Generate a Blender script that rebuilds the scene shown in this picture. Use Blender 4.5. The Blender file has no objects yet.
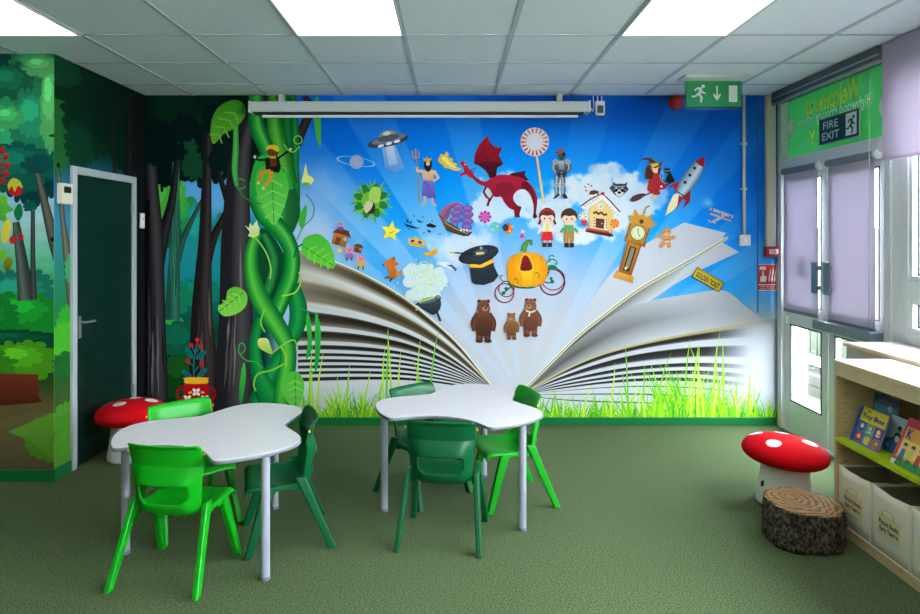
import bpy, bmesh, math, random
import numpy as np
from mathutils import Vector, Matrix
from mathutils.geometry import tessellate_polygon
R = math.radians
sc = bpy.context.scene
COL = sc.collection

# ------------------------------------------------------------------ helpers
def lin(c):
    out = []
    for v in c[:3]:
        v = v / 255.0
        out.append(v / 12.92 if v <= 0.04045 else ((v + 0.055) / 1.055) ** 2.4)
    return tuple(out)

def mat(name, rgb, rough=0.5, spec=0.5, metal=0.0, emit=None, strength=0.0, trans=0.0, coat=0.0):
    m = bpy.data.materials.new(name); m.use_nodes = True
    b = m.node_tree.nodes['Principled BSDF']
    b.inputs['Base Color'].default_value = (*lin(rgb), 1)
    b.inputs['Roughness'].default_value = rough
    b.inputs['Specular IOR Level'].default_value = spec
    b.inputs['Metallic'].default_value = metal
    b.inputs['Coat Weight'].default_value = coat
    b.inputs['Transmission Weight'].default_value = trans
    if emit:
        b.inputs['Emission Color'].default_value = (*lin(emit), 1)
        b.inputs['Emission Strength'].default_value = strength
    return m

def noise_mat(name, c1, c2, scale, rough=0.7, bump=0.0, bscale=None, detail=4, stretch=(1, 1, 1), spec=0.3, lo=0.35, hi=0.65):
    m = mat(name, c1, rough, spec)
    nt = m.node_tree; b = nt.nodes['Principled BSDF']
    tc = nt.nodes.new('ShaderNodeTexCoord'); mp = nt.nodes.new('ShaderNodeMapping')
    mp.inputs['Scale'].default_value = stretch
    nt.links.new(tc.outputs['Object'], mp.inputs['Vector'])
    n = nt.nodes.new('ShaderNodeTexNoise'); n.inputs['Scale'].default_value = scale; n.inputs['Detail'].default_value = detail
    nt.links.new(mp.outputs['Vector'], n.inputs['Vector'])
    r = nt.nodes.new('ShaderNodeValToRGB')
    r.color_ramp.elements[0].position = lo; r.color_ramp.elements[0].color = (*lin(c1), 1)
    r.color_ramp.elements[1].position = hi; r.color_ramp.elements[1].color = (*lin(c2), 1)
    nt.links.new(n.outputs['Fac'], r.inputs['Fac']); nt.links.new(r.outputs['Color'], b.inputs['Base Color'])
    if bump:
        n2 = nt.nodes.new('ShaderNodeTexNoise'); n2.inputs['Scale'].default_value = bscale or scale; n2.inputs['Detail'].default_value = 3
        nt.links.new(mp.outputs['Vector'], n2.inputs['Vector'])
        bp = nt.nodes.new('ShaderNodeBump'); bp.inputs['Strength'].default_value = bump; bp.inputs['Distance'].default_value = 0.01
        nt.links.new(n2.outputs['Fac'], bp.inputs['Height']); nt.links.new(bp.outputs['Normal'], b.inputs['Normal'])
    return m

def glass_mat(name, tint=(235, 245, 242)):
    m = bpy.data.materials.new(name); m.use_nodes = True
    nt = m.node_tree; nt.nodes.clear()
    out = nt.nodes.new('ShaderNodeOutputMaterial'); mx = nt.nodes.new('ShaderNodeMixShader')
    mx.inputs[0].default_value = 0.07
    t = nt.nodes.new('ShaderNodeBsdfTransparent'); t.inputs['Color'].default_value = (*lin(tint), 1)
    g = nt.nodes.new('ShaderNodeBsdfGlossy'); g.inputs['Roughness'].default_value = 0.02
    nt.links.new(t.outputs[0], mx.inputs[1]); nt.links.new(g.outputs[0], mx.inputs[2])
    nt.links.new(mx.outputs[0], out.inputs[0])
    return m

def translucent_mat(name, rgb, w=0.5):
    m = bpy.data.materials.new(name); m.use_nodes = True
    nt = m.node_tree; nt.nodes.clear()
    out = nt.nodes.new('ShaderNodeOutputMaterial'); mx = nt.nodes.new('ShaderNodeMixShader'); mx.inputs[0].default_value = w
    d = nt.nodes.new('ShaderNodeBsdfDiffuse'); d.inputs['Color'].default_value = (*lin(rgb), 1)
    t = nt.nodes.new('ShaderNodeBsdfTranslucent'); t.inputs['Color'].default_value = (*lin(rgb), 1)
    nt.links.new(d.outputs[0], mx.inputs[1]); nt.links.new(t.outputs[0], mx.inputs[2]); nt.links.new(mx.outputs[0], out.inputs[0])
    return m

def link(name, me, m, parent=None, smooth=False):
    o = bpy.data.objects.new(name, me); COL.objects.link(o)
    if m is not None:
        for mm in (m if isinstance(m, (list, tuple)) else [m]): me.materials.append(mm)
    if parent: o.parent = parent
    if smooth:
        for p in me.polygons: p.use_smooth = True
    return o

def obj(name, bm, m, parent=None, smooth=False, bevel=0, seg=2, sub=0, solid=0, offset=0):
    me = bpy.data.meshes.new(name)
    bmesh.ops.recalc_face_normals(bm, faces=bm.faces[:])
    bm.to_mesh(me); bm.free()
    o = link(name, me, m, parent, smooth)
    if solid:
        d = o.modifiers.new('s', 'SOLIDIFY'); d.thickness = solid; d.offset = offset
    if bevel:
        d = o.modifiers.new('b', 'BEVEL'); d.width = bevel; d.segments = seg; d.limit_method = 'ANGLE'; d.angle_limit = R(40)
    if sub:
        d = o.modifiers.new('u', 'SUBSURF'); d.levels = sub; d.render_levels = sub
    return o

def box(bm, lo, hi, mi=0):
    x0, y0, z0 = lo; x1, y1, z1 = hi
    v = [bm.verts.new(p) for p in ((x0,y0,z0),(x1,y0,z0),(x1,y1,z0),(x0,y1,z0),(x0,y0,z1),(x1,y0,z1),(x1,y1,z1),(x0,y1,z1))]
    for f in ((0,3,2,1),(4,5,6,7),(0,1,5,4),(1,2,6,5),(2,3,7,6),(3,0,4,7)):
        bm.faces.new([v[i] for i in f]).material_index = mi

def BX(*boxes):
    bm = bmesh.new()
    for b in boxes: box(bm, *b)
    return bm

def prism(bm, p0, p1, w0, d0, w1, d1):
    """post with level ends: centre p0 / p1, size (x, y) at either end"""
    a = [bm.verts.new((p0[0]+sx*w0/2, p0[1]+sy*d0/2, p0[2])) for sx, sy in ((-1,-1),(1,-1),(1,1),(-1,1))]
    b = [bm.verts.new((p1[0]+sx*w1/2, p1[1]+sy*d1/2, p1[2])) for sx, sy in ((-1,-1),(1,-1),(1,1),(-1,1))]
    bm.faces.new(a); bm.faces.new(b[::-1])
    for i in range(4):
        j = (i+1) % 4
        bm.faces.new((a[j], a[i], b[i], b[j]))

def lathe(bm, prof, n=32, c=(0, 0, 0), axis='Z', caps=True, mi=0):
    rings = []
    for r, h in prof:
        ring = []
        for i in range(n):
            a = 2*math.pi*i/n
            u, v = r*math.cos(a), r*math.sin(a)
            p = {'Z': (u, v, h), 'X': (h, u, v), 'Y': (u, h, v)}[axis]
            ring.append(bm.verts.new((p[0]+c[0], p[1]+c[1], p[2]+c[2])))
        rings.append(ring)
    for k in range(len(rings)-1):
        for i in range(n):
            j = (i+1) % n
            bm.faces.new((rings[k][i], rings[k][j], rings[k+1][j], rings[k+1][i])).material_index = mi
    if caps:
        bm.faces.new(rings[0][::-1]).material_index = mi; bm.faces.new(rings[-1]).material_index = mi

def tube(bm, pts, r, n=8):
    rings = []
    pts = [Vector(p) for p in pts]
    for k, p in enumerate(pts):
        t = (pts[min(k+1, len(pts)-1)] - pts[max(k-1, 0)]).normalized()
        up = Vector((0, 0, 1)) if abs(t.z) < 0.9 else Vector((1, 0, 0))
        a = t.cross(up).normalized(); b = t.cross(a)
        rings.append([bm.verts.new(p + r*(math.cos(2*math.pi*i/n)*a + math.sin(2*math.pi*i/n)*b)) for i in range(n)])
    for k in range(len(rings)-1):
        for i in range(n):
            j = (i+1) % n
            bm.faces.new((rings[k][i], rings[k][j], rings[k+1][j], rings[k+1][i]))
    bm.faces.new(rings[0][::-1]); bm.faces.new(rings[-1])

def flat(bm, pts3, d, mi=0):
    """a flat outline with thickness vector d"""
    d = Vector(d)
    a = [bm.verts.new(Vector(p)) for p in pts3]; b = [bm.verts.new(Vector(p)+d) for p in pts3]
    bm.faces.new(a).material_index = mi; bm.faces.new(b[::-1]).material_index = mi
    for i in range(len(a)):
        j = (i+1) % len(a)
        bm.faces.new((a[j], a[i], b[i], b[j])).material_index = mi

def tag(o, label, cat, group=None, kind=None):
    if label: o['label'] = label
    if cat: o['category'] = cat
    if group: o['group'] = group
    if kind: o['kind'] = kind
    return o

def thing(name, label, cat, loc=(0, 0, 0), rz=0, group=None):
    o = bpy.data.objects.new(name, None); COL.objects.link(o)
    o.empty_display_size = 0.1
    o.location = loc; o.rotation_euler = (0, 0, rz)
    return tag(o, label, cat, group)

def struct(o, label=None, cat=None):
    o['kind'] = 'structure'
    if label: o['label'] = label
    if cat: o['category'] = cat
    return o

def lettering(name, s, m, parent, origin, ex, ey, width=None, height=None, thick=0.0008, lines=1.0, bold=0.0):
    """flat letters: origin = centre, ex = reading direction, ey = up; fitted to width / height"""
    cu = bpy.data.curves.new(name, 'FONT'); cu.body = s; cu.align_x = 'CENTER'; cu.align_y = 'CENTER'; cu.size = 1.0
    cu.space_line = lines; cu.offset = bold; cu.resolution_u = 3
    t = bpy.data.objects.new(name, cu); COL.objects.link(t)
    bpy.context.view_layer.update()
    me = bpy.data.meshes.new_from_object(t.evaluated_get(bpy.context.evaluated_depsgraph_get()))
    bpy.data.objects.remove(t); bpy.data.curves.remove(cu)
    co = np.array([v.co[:] for v in me.vertices])
    mn, mxx = co.min(0), co.max(0); c = (mn+mxx)/2
    sx = width/(mxx[0]-mn[0]) if width else None
    sy = height/(mxx[1]-mn[1]) if height else None
    sx = sx or sy; sy = sy or sx
    ex = Vector(ex).normalized(); ey = Vector(ey).normalized(); o0 = Vector(origin)
    for v in me.vertices:
        v.co = o0 + ex*((v.co.x-c[0])*sx) + ey*((v.co.y-c[1])*sy)
    me.materials.clear(); me.name = name
    return link(name, me, m, parent)

# ------------------------------------------------------------------ measurements
F, CX, CY, EYE = 660.0, 452.0, 236.0, 1.51       # focal length in px, vanishing point, eye height
YB, XL, XR, YF, H = 5.27, -2.452, 2.60, 4.066, 2.633   # back wall, alcove wall, right wall, left front wall, ceiling
XB, ZB = -4.2, -5.2                              # far left wall, wall behind the viewer, set back for the added lights
DUMMY = 0

# ------------------------------------------------------------------ materials
M = {}
M['wall'] = mat('wall_paint', (226, 226, 222), 0.7)
M['skirting'] = mat('green_skirting_paint', (8, 104, 52), 0.35)
M['tile'] = noise_mat('ceiling_tile', (234, 240, 248), (240, 246, 253), 60, 0.9, 0.08, 220)
M['tbar'] = mat('ceiling_grid_metal', (188, 193, 198), 0.4)
M['white'] = mat('white_plastic', (232, 232, 228), 0.4)
M['frame'] = mat('white_window_frame', (234, 236, 238), 0.35)
M['doorpaint'] = mat('grey_white_door_paint', (226, 229, 232), 0.35)
M['alu'] = mat('aluminium', (170, 174, 178), 0.35, metal=0.7)
M['steelgrey'] = mat('grey_handle_plate', (120, 138, 148), 0.35, metal=0.3)
M['black'] = mat('black_plastic', (18, 18, 18), 0.5)
M['darkgreen'] = noise_mat('dark_green_door_paint', (1, 30, 26), (3, 36, 31), 30, 0.4)
M['archi'] = mat('grey_white_architrave', (176, 180, 186), 0.35)
M['beige'] = mat('cream_trunking', (214, 206, 186), 0.45)
M['red'] = mat('red_plastic', (176, 16, 26), 0.35)
M['exitgreen'] = mat('exit_sign_green', (0, 138, 72), 0.4)
M['exitwhite'] = mat('exit_sign_white', (240, 244, 242), 0.4)
M['fireboard'] = mat('fire_exit_board', (0, 62, 48), 0.35)
M['firetext'] = mat('fire_exit_letters', (236, 242, 236), 0.5)
M['glass'] = glass_mat('clear_glass')
M['vinyl'] = translucent_mat('green_window_vinyl', (100, 182, 124), 0.17)
M['vinyly'] = translucent_mat('yellow_vinyl', (255, 246, 80), 0.16)
M['vinylw'] = translucent_mat('white_vinyl', (252, 255, 252), 0.16)
M['blind'] = translucent_mat('lilac_grey_blind', (204, 194, 208), 0.33)
M['leafblind'] = translucent_mat('lilac_grey_leaf_blind', (202, 194, 208), 0.24)
M['blindbar'] = mat('grey_blind_bar', (120, 124, 136), 0.45)
M['pelmet'] = mat('dark_grey_pelmet', (84, 88, 92), 0.5)
M['screen'] = mat('screen_case_grey_white', (196, 200, 196), 0.4)
M['lampwhite'] = mat('lamp_diffuser', (255, 255, 255), 0.5, emit=(255, 248, 240), strength=3.6)
M['tabletop'] = mat('white_laminate', (228, 223, 231), 0.35, coat=0.1)
M['edge'] = mat('grey_table_edge', (118, 118, 132), 0.4)
M['tleg'] = mat('lilac_grey_metal', (170, 172, 190), 0.35, metal=0.2)
M['bright'] = mat('bright_green_plastic', (9, 156, 22), 0.38, 0.35)
M['dark'] = mat('dark_green_plastic', (0, 84, 46), 0.38, 0.35)
M['dot'] = mat('yellow_dot', (250, 214, 0), 0.4)
M['cap'] = noise_mat('red_felt', (204, 6, 22), (224, 14, 30), 300, 0.85, 0.12, 500, spec=0.1)
M['spot'] = noise_mat('white_felt', (232, 230, 228), (245, 244, 242), 300, 0.85, 0.1, 500, spec=0.1)
M['stem'] = noise_mat('white_vinyl_stem', (238, 235, 233), (244, 242, 240), 40, 0.6, 0.03, 60)
M['wood'] = noise_mat('maple_veneer', (222, 194, 154), (234, 210, 174), 9, 0.45, 0, None, 5, (1, 1, 14))
M['woodin'] = noise_mat('maple_veneer_inside', (212, 182, 138), (224, 196, 154), 9, 0.5, 0, None, 5, (1, 1, 10))
M['lam'] = mat('white_sill_laminate', (212, 205, 204), 0.3)
M['sillside'] = mat('sill_box_panel', (200, 196, 196), 0.5)
M['lime'] = mat('lime_shelf', (186, 214, 0), 0.4)
M['fabric'] = noise_mat('natural_canvas', (243, 236, 220), (250, 244, 230), 180, 0.9, 0.15, 500, spec=0.1)
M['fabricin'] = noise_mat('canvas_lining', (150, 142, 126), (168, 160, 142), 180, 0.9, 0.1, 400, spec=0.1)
M['card'] = mat('buff_card', (236, 222, 172), 0.6)
M['ink'] = mat('black_ink', (30, 30, 28), 0.6)
M['wire'] = mat('pale_wire', (214, 196, 160), 0.35)
def carpet():
    m = noise_mat('olive_carpet', (50, 62, 36), (110, 126, 90), 150, 0.95, 0.12, 900, 9, spec=0.1, lo=0.34, hi=0.68)
    nt = m.node_tree
    return m
M['carpet'] = carpet()
def plain(rgb, rough=0.5): return mat('tint_%02x%02x%02x' % tuple(int(v) for v in rgb), rgb, rough)
_pc = {}
def PC(rgb, rough=0.5):
    k = (tuple(rgb), rough)
    if k not in _pc: _pc[k] = plain(rgb, rough)
    return _pc[k]

# ------------------------------------------------------------------ room shell
T = 0.12
floor = struct(obj('floor', BX(((XB, ZB, -0.1), (XR+0.14, YB, 0))), M['carpet']), 'olive green carpet floor', 'floor')
ceil = struct(obj('ceiling', BX(((XB, ZB, H), (XR+0.14, YB, H+0.1))), M['tile']), 'suspended ceiling of white tiles', 'ceiling')
bm = bmesh.new()
XLINES = [-0.267+0.6*k for k in range(-6, 5)]
YLINES = [4.882-0.6*k for k in range(0, 17)]
for x in XLINES: box(bm, (x-0.013, ZB, H-0.004), (x+0.013, YB, H+0.01))
for y in YLINES: box(bm, (XB, y-0.009, H-0.0035), (XR, y+0.009, H+0.01))
obj('ceiling_grid', bm, M['tbar'], ceil)
wall_back = struct(obj('wall_back', BX(((XL-T, YB, -0.1), (XR+0.14, YB+T, H+0.1))), M['wall']), 'back wall covered by a storybook mural', 'wall')
wall_alcove = struct(obj('wall_alcove', BX(((XL-T, YF+T, -0.1), (XL, YB, H+0.1))), M['wall']), 'alcove side wall with forest mural around the dark green door', 'wall')
wall_left = struct(obj('wall_left', BX(((XB, YF, -0.1), (XL, YF+T, H+0.1))), M['wall']), 'forest mural wall facing the room at the left edge', 'wall')
struct(obj('wall_side', BX(((XB-T, ZB, -0.1), (XB, YF+T, H+0.1))), mat('light_cutting_wall_green', (30, 62, 44), 0.7)), 'unseen far side wall, dark green to cut light on the left', 'wall')  # dark colour picked for this unseen wall to lower light on the left
struct(obj('wall_front', BX(((XB, ZB-T, -0.1), (XR+0.14, ZB, H+0.1))), mat('light_cutting_wall_grey', (170, 168, 160), 0.7)), 'unseen wall behind the viewer, greyed to cut light', 'wall')  # grey picked for this unseen wall to weaken bounced light
# right wall with the door and window openings
DY0, DY1, DH = 3.90, 5.25, 2.60
WY0, WY1, WZ0, WZ1 = -2.4, 3.80, 0.90, 2.52  # window run lengthened behind the camera, unseen, to let in more daylight
wr = BX(((XR, DY1, -0.1), (XR+0.14, YB, H+0.1)), ((XR, DY0, DH), (XR+0.14, DY1, H+0.1)),
        ((XR, WY1, -0.1), (XR+0.14, DY0, H+0.1)), ((XR, WY0, -0.1), (XR+0.14, WY1, WZ0)),
        ((XR, WY0, WZ1), (XR+0.14, WY1, H+0.1)), ((XR, ZB, -0.1), (XR+0.14, WY0, H+0.1)))
struct(obj('wall_right', wr, M['frame']), 'white right wall with glazed door and windows', 'wall')
# skirtings
struct(obj('baseboard_back', BX(((XL, YB-0.014, 0), (XR-0.02, YB, 0.064))), M['skirting'], bevel=0.003))
struct(obj('baseboard_left', BX(((XB, YF-0.014, 0), (XL+0.014, YF, 0.072))), M['skirting'], bevel=0.003))
struct(obj('baseboard_alcove', BX(((XL, YF, 0), (XL+0.014, 4.234, 0.072)), ((XL, 5.088, 0), (XL+0.014, YB-0.014, 0.064))), M['skirting'], bevel=0.003))

# ceiling lights
def ceiling_light(ix, y0, label):
    x0 = -0.267+0.6*ix
    t = thing('ceiling_light', label, 'ceiling light', (x0+0.3, y0+0.3, H-0.004), 0, 'square ceiling light panels')
    a = 0.285
    fr = BX(((-0.298, -0.298, -0.006), (-a, 0.298, 0.003)), ((a, -0.298, -0.006), (0.298, 0.298, 0.003)),
            ((-a, -0.298, -0.006), (a, -a, 0.003)), ((-a, a, -0.006), (a, 0.298, 0.003)))
    obj('frame', fr, M['white'], t)
    obj('diffuser', BX(((-a, -a, -0.003), (a, a, 0.003))), M['lampwhite'], t)
LNAMES = {(-4, 3.082): 'lit square ceiling panel in the upper left corner of the photo',
          (-1, 3.082): 'lit square ceiling panel in front of the middle of the projector screen case',
          (2, 3.082): 'lit square ceiling panel nearest the green hanging exit sign',
          }
SIDE = {-4: 'on the left', -1: 'in the middle', 2: 'on the window side'}
for n_, yy in enumerate((3.082, 1.282, -0.518, -2.318, -4.118)):  # only the first row is seen; the others are added to light the room
    for ix in (-4, -1, 2):
        ceiling_light(ix, yy, LNAMES.get((ix, yy)) or 'lit square ceiling panel %s, %s row, unseen, added to light the room' % (SIDE[ix], ('', 'second', 'third', 'fourth', 'last')[n_]))

# left door (closed, dark green, with a louvre)
d1 = struct(thing('door_1', 'dark green door with louvre vent and white frame in the alcove wall', 'door', (XL, 4.235, 0)))
W = 0.852; HT = 1.962
obj('leaf', BX(((0, 0.05, 0.006), (0.008, W-0.05, HT-0.05))), M['darkgreen'], d1, bevel=0.002)
obj('door_frame', BX(((0, 0, 0), (0.022, 0.05, HT)), ((0, W-0.05, 0), (0.022, W, HT)), ((0, 0.05, HT-0.05), (0.022, W-0.05, HT))), M['archi'], d1, bevel=0.004)
bm = bmesh.new()
for k in range(8):
    z = 0.20 + k*0.074
    flat(bm, [(0.008, 0.15, z), (0.008, 0.68, z), (0.026, 0.68, z-0.034), (0.026, 0.15, z-0.034)], (0, 0, 0.008))
obj('louvre', bm, M['darkgreen'], d1)
hd = obj('door_handle', BX(((0.012, 0.072, 0.84), (0.018, 0.102, 0.985))), M['alu'], d1, bevel=0.002)
bm = bmesh.new(); tube(bm, [(0.018, 0.087, 0.945), (0.055, 0.087, 0.945), (0.06, 0.10, 0.945), (0.06, 0.19, 0.942)], 0.008, 10)
obj('lever', bm, M['alu'], hd, smooth=True)
obj('hinge', BX(((0.008, W-0.058, 1.68), (0.026, W-0.044, 1.76))), M['alu'], d1)
obj('hinge', BX(((0.008, W-0.058, 0.30), (0.026, W-0.044, 0.38))), M['alu'], d1)

# thermostat and sensor beside the door
t = thing('wall_thermostat', 'cream wall control box with dark display left of the dark green door', 'thermostat', (XL, 4.152, 1.775))
obj('casing', BX(((0, -0.06, -0.065), (0.035, 0.06, 0.065))), M['beige'], t, bevel=0.006)
obj('display', BX(((0.034, -0.04, 0.005), (0.037, 0.035, 0.045))), M['black'], t)
t = thing('door_sensor', 'small white sensor on the dark wall right of the dark green door', 'sensor', (XL, 5.20, 1.63))
obj('casing', BX(((0, -0.026, -0.06), (0.022, 0.026, 0.06))), M['white'], t, bevel=0.006)
obj('lens', BX(((0.0215, -0.012, 0.0), (0.024, 0.012, 0.03))), PC((190, 196, 196)), t)
# ------------------------------------------------------------------ printed murals
class Print:
    """a printed wallpaper: flat coloured outlines on one wall, one mesh"""
    def __init__(s, to3d, normal):
        s.to3d, s.n = to3d, Vector(normal)
        s.v, s.f, s.c, s.k = [], [], [], 0
    def depth(s): return 0.0004 + s.k*1.5e-5
    def add(s, pts, cols, faces, step=True):
        if step: s.k += 1
        d = s.depth(); b = len(s.v)
        for p in pts: s.v.append(tuple(Vector(s.to3d(p[0], p[1])) + s.n*d))
        for f in faces:
            s.f.append([b+i for i in f]); s.c.extend(cols[i] for i in f)
    def poly(s, pts, c, c2=None, step=True, ang=90):
        c = tuple(c)
        if c2 is None: cols = [c]*len(pts)
        else:
            ca, sa = math.cos(R(ang)), math.sin(R(ang))
            t = [p[0]*ca+p[1]*sa for p in pts]; a, b = min(t), max(t)
            cols = [tuple(c[i]+(c2[i]-c[i])*(q-a)/(b-a+1e-9) for i in range(3)) for q in t]
        tri = tessellate_polygon([[Vector((p[0], p[1], 0)) for p in pts]])
        s.add(pts, cols, [list(q) for q in tri], step)
    def sm(s, pts, c, c2=None, n=4, step=True, ang=90): s.poly(curve(pts, True, n), c, c2, step, ang)
    def ell(s, cx, cy, rx, ry, c, c2=None, rot=0, a0=0, a1=360, n=20, step=True):
        pts = [(cx, cy)]
        full = a1-a0 >= 360
        for i in range(n+1):
            a = R(a0+(a1-a0)*i/n); x, y = rx*math.cos(a), ry*math.sin(a)
            pts.append((cx+x*math.cos(R(rot))-y*math.sin(R(rot)), cy+x*math.sin(R(rot))+y*math.cos(R(rot))))
        s.add(pts, [tuple(c2 or c)]*1+[tuple(c)]*(n+1), [(0, i, i+1) for i in range(1, n+1)], step)
    def ring(s, cx, cy, rx, ry, w, c, rot=0, a0=0, a1=360, n=28):
        ps, fs = [], []
        for i in range(n+1):
            a = R(a0+(a1-a0)*i/n)
            for k in (1, 0):
                x, y = (rx-k*w)*math.cos(a), (ry-k*w*ry/rx)*math.sin(a)
                ps.append((cx+x*math.cos(R(rot))-y*math.sin(R(rot)), cy+x*math.sin(R(rot))+y*math.cos(R(rot))))
            if i: fs.append((2*i-2, 2*i-1, 2*i+1, 2*i))
        s.add(ps, [tuple(c)]*len(ps), fs)
    def band(s, A, B, ca, cb, step=True):
        """strip between two polylines of equal length; ca / cb a colour or a list of colours"""
        n = len(A)
        ca = ca if isinstance(ca, list) else [tuple(ca)]*n
        cb = cb if isinstance(cb, list) else [tuple(cb)]*n
        s.add(list(A)+list(B), list(ca)+list(cb), [(i, i+1, n+i+1, n+i) for i in range(n-1)], step)
    def stem(s, pts, w, cols, n=6, smooth=True, step=True):
        """tapering stem; w list of (full) widths; cols = colours across it from left to right"""
        if smooth: pts2 = curve(pts, False, n)
        else: pts2 = pts
        m = len(pts2); w = w if isinstance(w, (list, tuple)) else [w, w]
        ww = np.interp(np.linspace(0, 1, m), np.linspace(0, 1, len(w)), w)
        cols = cols if isinstance(cols, list) else [cols, cols]
        rows = []
        for i, p in enumerate(pts2):
            q0, q1 = pts2[max(i-1, 0)], pts2[min(i+1, m-1)]
            tx, ty = q1[0]-q0[0], q1[1]-q0[1]; L = math.hypot(tx, ty) or 1
            nx, ny = ty/L, -tx/L                     # on the right-hand side when going down
            rows.append([(p[0]-nx*ww[i]*(0.5-j/(len(cols)-1)), p[1]-ny*ww[i]*(0.5-j/(len(cols)-1))) for j in range(len(cols))])
        P, Cc, Fc = [], [], []
        nc = len(cols)
        for r in rows:
            P += r; Cc += [tuple(c) for c in cols]
        for i in range(m-1):
            for j in range(nc-1): Fc.append((i*nc+j, i*nc+j+1, (i+1)*nc+j+1, (i+1)*nc+j))
        s.add(P, Cc, Fc, step)
    def line(s, pts, w, c, smooth=True, n=6): s.stem(pts, [w, w], tuple(c), n, smooth)
    def grid(s, x0, x1, nx, y0, y1, ny, fn):
        X, Y = np.meshgrid(np.linspace(x0, x1, nx), np.linspace(y0, y1, ny))
        C = fn(X, Y).reshape(-1, 3)
        b = len(s.v)
        for x, y in zip(X.ravel(), Y.ravel()): s.v.append(tuple(Vector(s.to3d(x, y)) + s.n*0.0004))
        C = [tuple(c) for c in C.tolist()]
        for j in range(ny-1):
            for i in range(nx-1):
                q = [j*nx+i, j*nx+i+1, (j+1)*nx+i+1, (j+1)*nx+i]
                s.f.append([b+k for k in q]); s.c.extend(C[k] for k in q)
    def build(s, name, m, parent):
        me = bpy.data.meshes.new(name)
        nv, nf = len(s.v), len(s.f)
        me.vertices.add(nv); me.vertices.foreach_set('co', np.array(s.v, dtype=np.float32).ravel())
        cnt = np.array([len(f) for f in s.f], dtype=np.int32)
        idx = np.concatenate([np.array(f, dtype=np.int32) for f in s.f])
        me.loops.add(len(idx)); me.loops.foreach_set('vertex_index', idx)
        me.polygons.add(nf); me.polygons.foreach_set('loop_start', np.concatenate([[0], np.cumsum(cnt)[:-1]]).astype(np.int32))
        me.update(calc_edges=True)
        me.validate()
        c = np.clip(np.array(s.c, dtype=np.float64)/255.0, 0, 1)
        c = np.where(c <= 0.04045, c/12.92, ((c+0.055)/1.055)**2.4)
        at = me.color_attributes.new('ink', 'FLOAT_COLOR', 'CORNER')
        if len(at.data) == len(c):
            at.data.foreach_set('color', np.concatenate([c, np.ones((len(c), 1))], 1).astype(np.float32).ravel())
        else: print('INK MISMATCH', len(at.data), len(c))
        return link(name, me, m, parent)

def curve(pts, closed, n=4):
    out = []; L = len(pts)
    rng = range(L) if closed else range(L-1)
    for i in rng:
        if closed: p = [pts[(i+k) % L] for k in (-1, 0, 1, 2)]
        else: p = [pts[max(i-1, 0)], pts[i], pts[i+1], pts[min(i+2, L-1)]]
        for j in range(n):
            t = j/n; t2, t3 = t*t, t*t*t
            out.append(tuple(0.5*((2*p[1][k])+(p[2][k]-p[0][k])*t+(2*p[0][k]-5*p[1][k]+4*p[2][k]-p[3][k])*t2+(3*p[1][k]-p[0][k]-3*p[2][k]+p[3][k])*t3) for k in (0, 1)))
    if not closed: out.append(tuple(pts[-1]))
    return out

def leafy(cx, cy, rx, ry, seed, lobes=None, amp=None, rot=0):
    """a cartoon foliage clump: outline of rounded lobes between sharp notches"""
    rd = random.Random(seed); u = 1.0 if rx > 2 else 1/60.0
    rm = (rx+ry)/2; L = lobes or max(8, int(2*math.pi*rm/(9*u))); pts = []
    am = amp if amp is not None else min(.2, 3.4*u/rm); jt = min(.1, 3.0*u/rm)
    w = [rd.uniform(.6, 1.4) for _ in range(L)]; tot = sum(w); a0 = rd.uniform(0, 6)
    for i in range(L):
        da = 2*math.pi*w[i]/tot; k = 1+rd.uniform(-jt, jt); sk = rd.uniform(-.12, .12)
        for t, q in ((0.0, -1.0), (0.14, .1), (0.34, .75), (0.5+sk, 1.0), (0.68, .8), (0.88, .2)):
            a = a0+da*t; r = k+am*q*.7
            pts.append((cx+rx*r*math.cos(a), cy+ry*r*math.sin(a)))
        a0 += da
    return pts

def vnoise(X, Y, seed, octs=5):
    rg = np.random.RandomState(seed); out = np.zeros_like(X); amp, tot = 1.0, 0.0
    for o in range(octs):
        g = rg.rand(64, 64); x = X*(2**o); y = Y*(2**o)
        xi = np.floor(x).astype(int); yi = np.floor(y).astype(int); fx = x-xi; fy = y-yi
        fx = fx*fx*(3-2*fx); fy = fy*fy*(3-2*fy)
        a = g[yi % 64, xi % 64]; b = g[yi % 64, (xi+1) % 64]; c = g[(yi+1) % 64, xi % 64]; d = g[(yi+1) % 64, (xi+1) % 64]
        out += amp*((a*(1-fx)+b*fx)*(1-fy)+(c*(1-fx)+d*fx)*fy); tot += amp; amp *= 0.5
    return out/tot

def ramp(t, stops):
    xs = [q[0] for q in stops]
    return np.stack([np.interp(t, xs, [q[1][k] for q in stops]) for k in range(3)], -1)
def mix(a, b, t): return a*(1-t[..., None])+np.array(b, float)*t[..., None]
def sstep(x, a, b):
    t = np.clip((x-a)/(b-a), 0, 1); return t*t*(3-2*t)

def ink_material():
    m = mat('printed_wallpaper', (200, 200, 200), 0.55, 0.05)
    nt = m.node_tree; a = nt.nodes.new('ShaderNodeAttribute'); a.attribute_name = 'ink'
    nt.links.new(a.outputs['Color'], nt.nodes['Principled BSDF'].inputs['Base Color'])
    return m
INK = ink_material()

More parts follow.
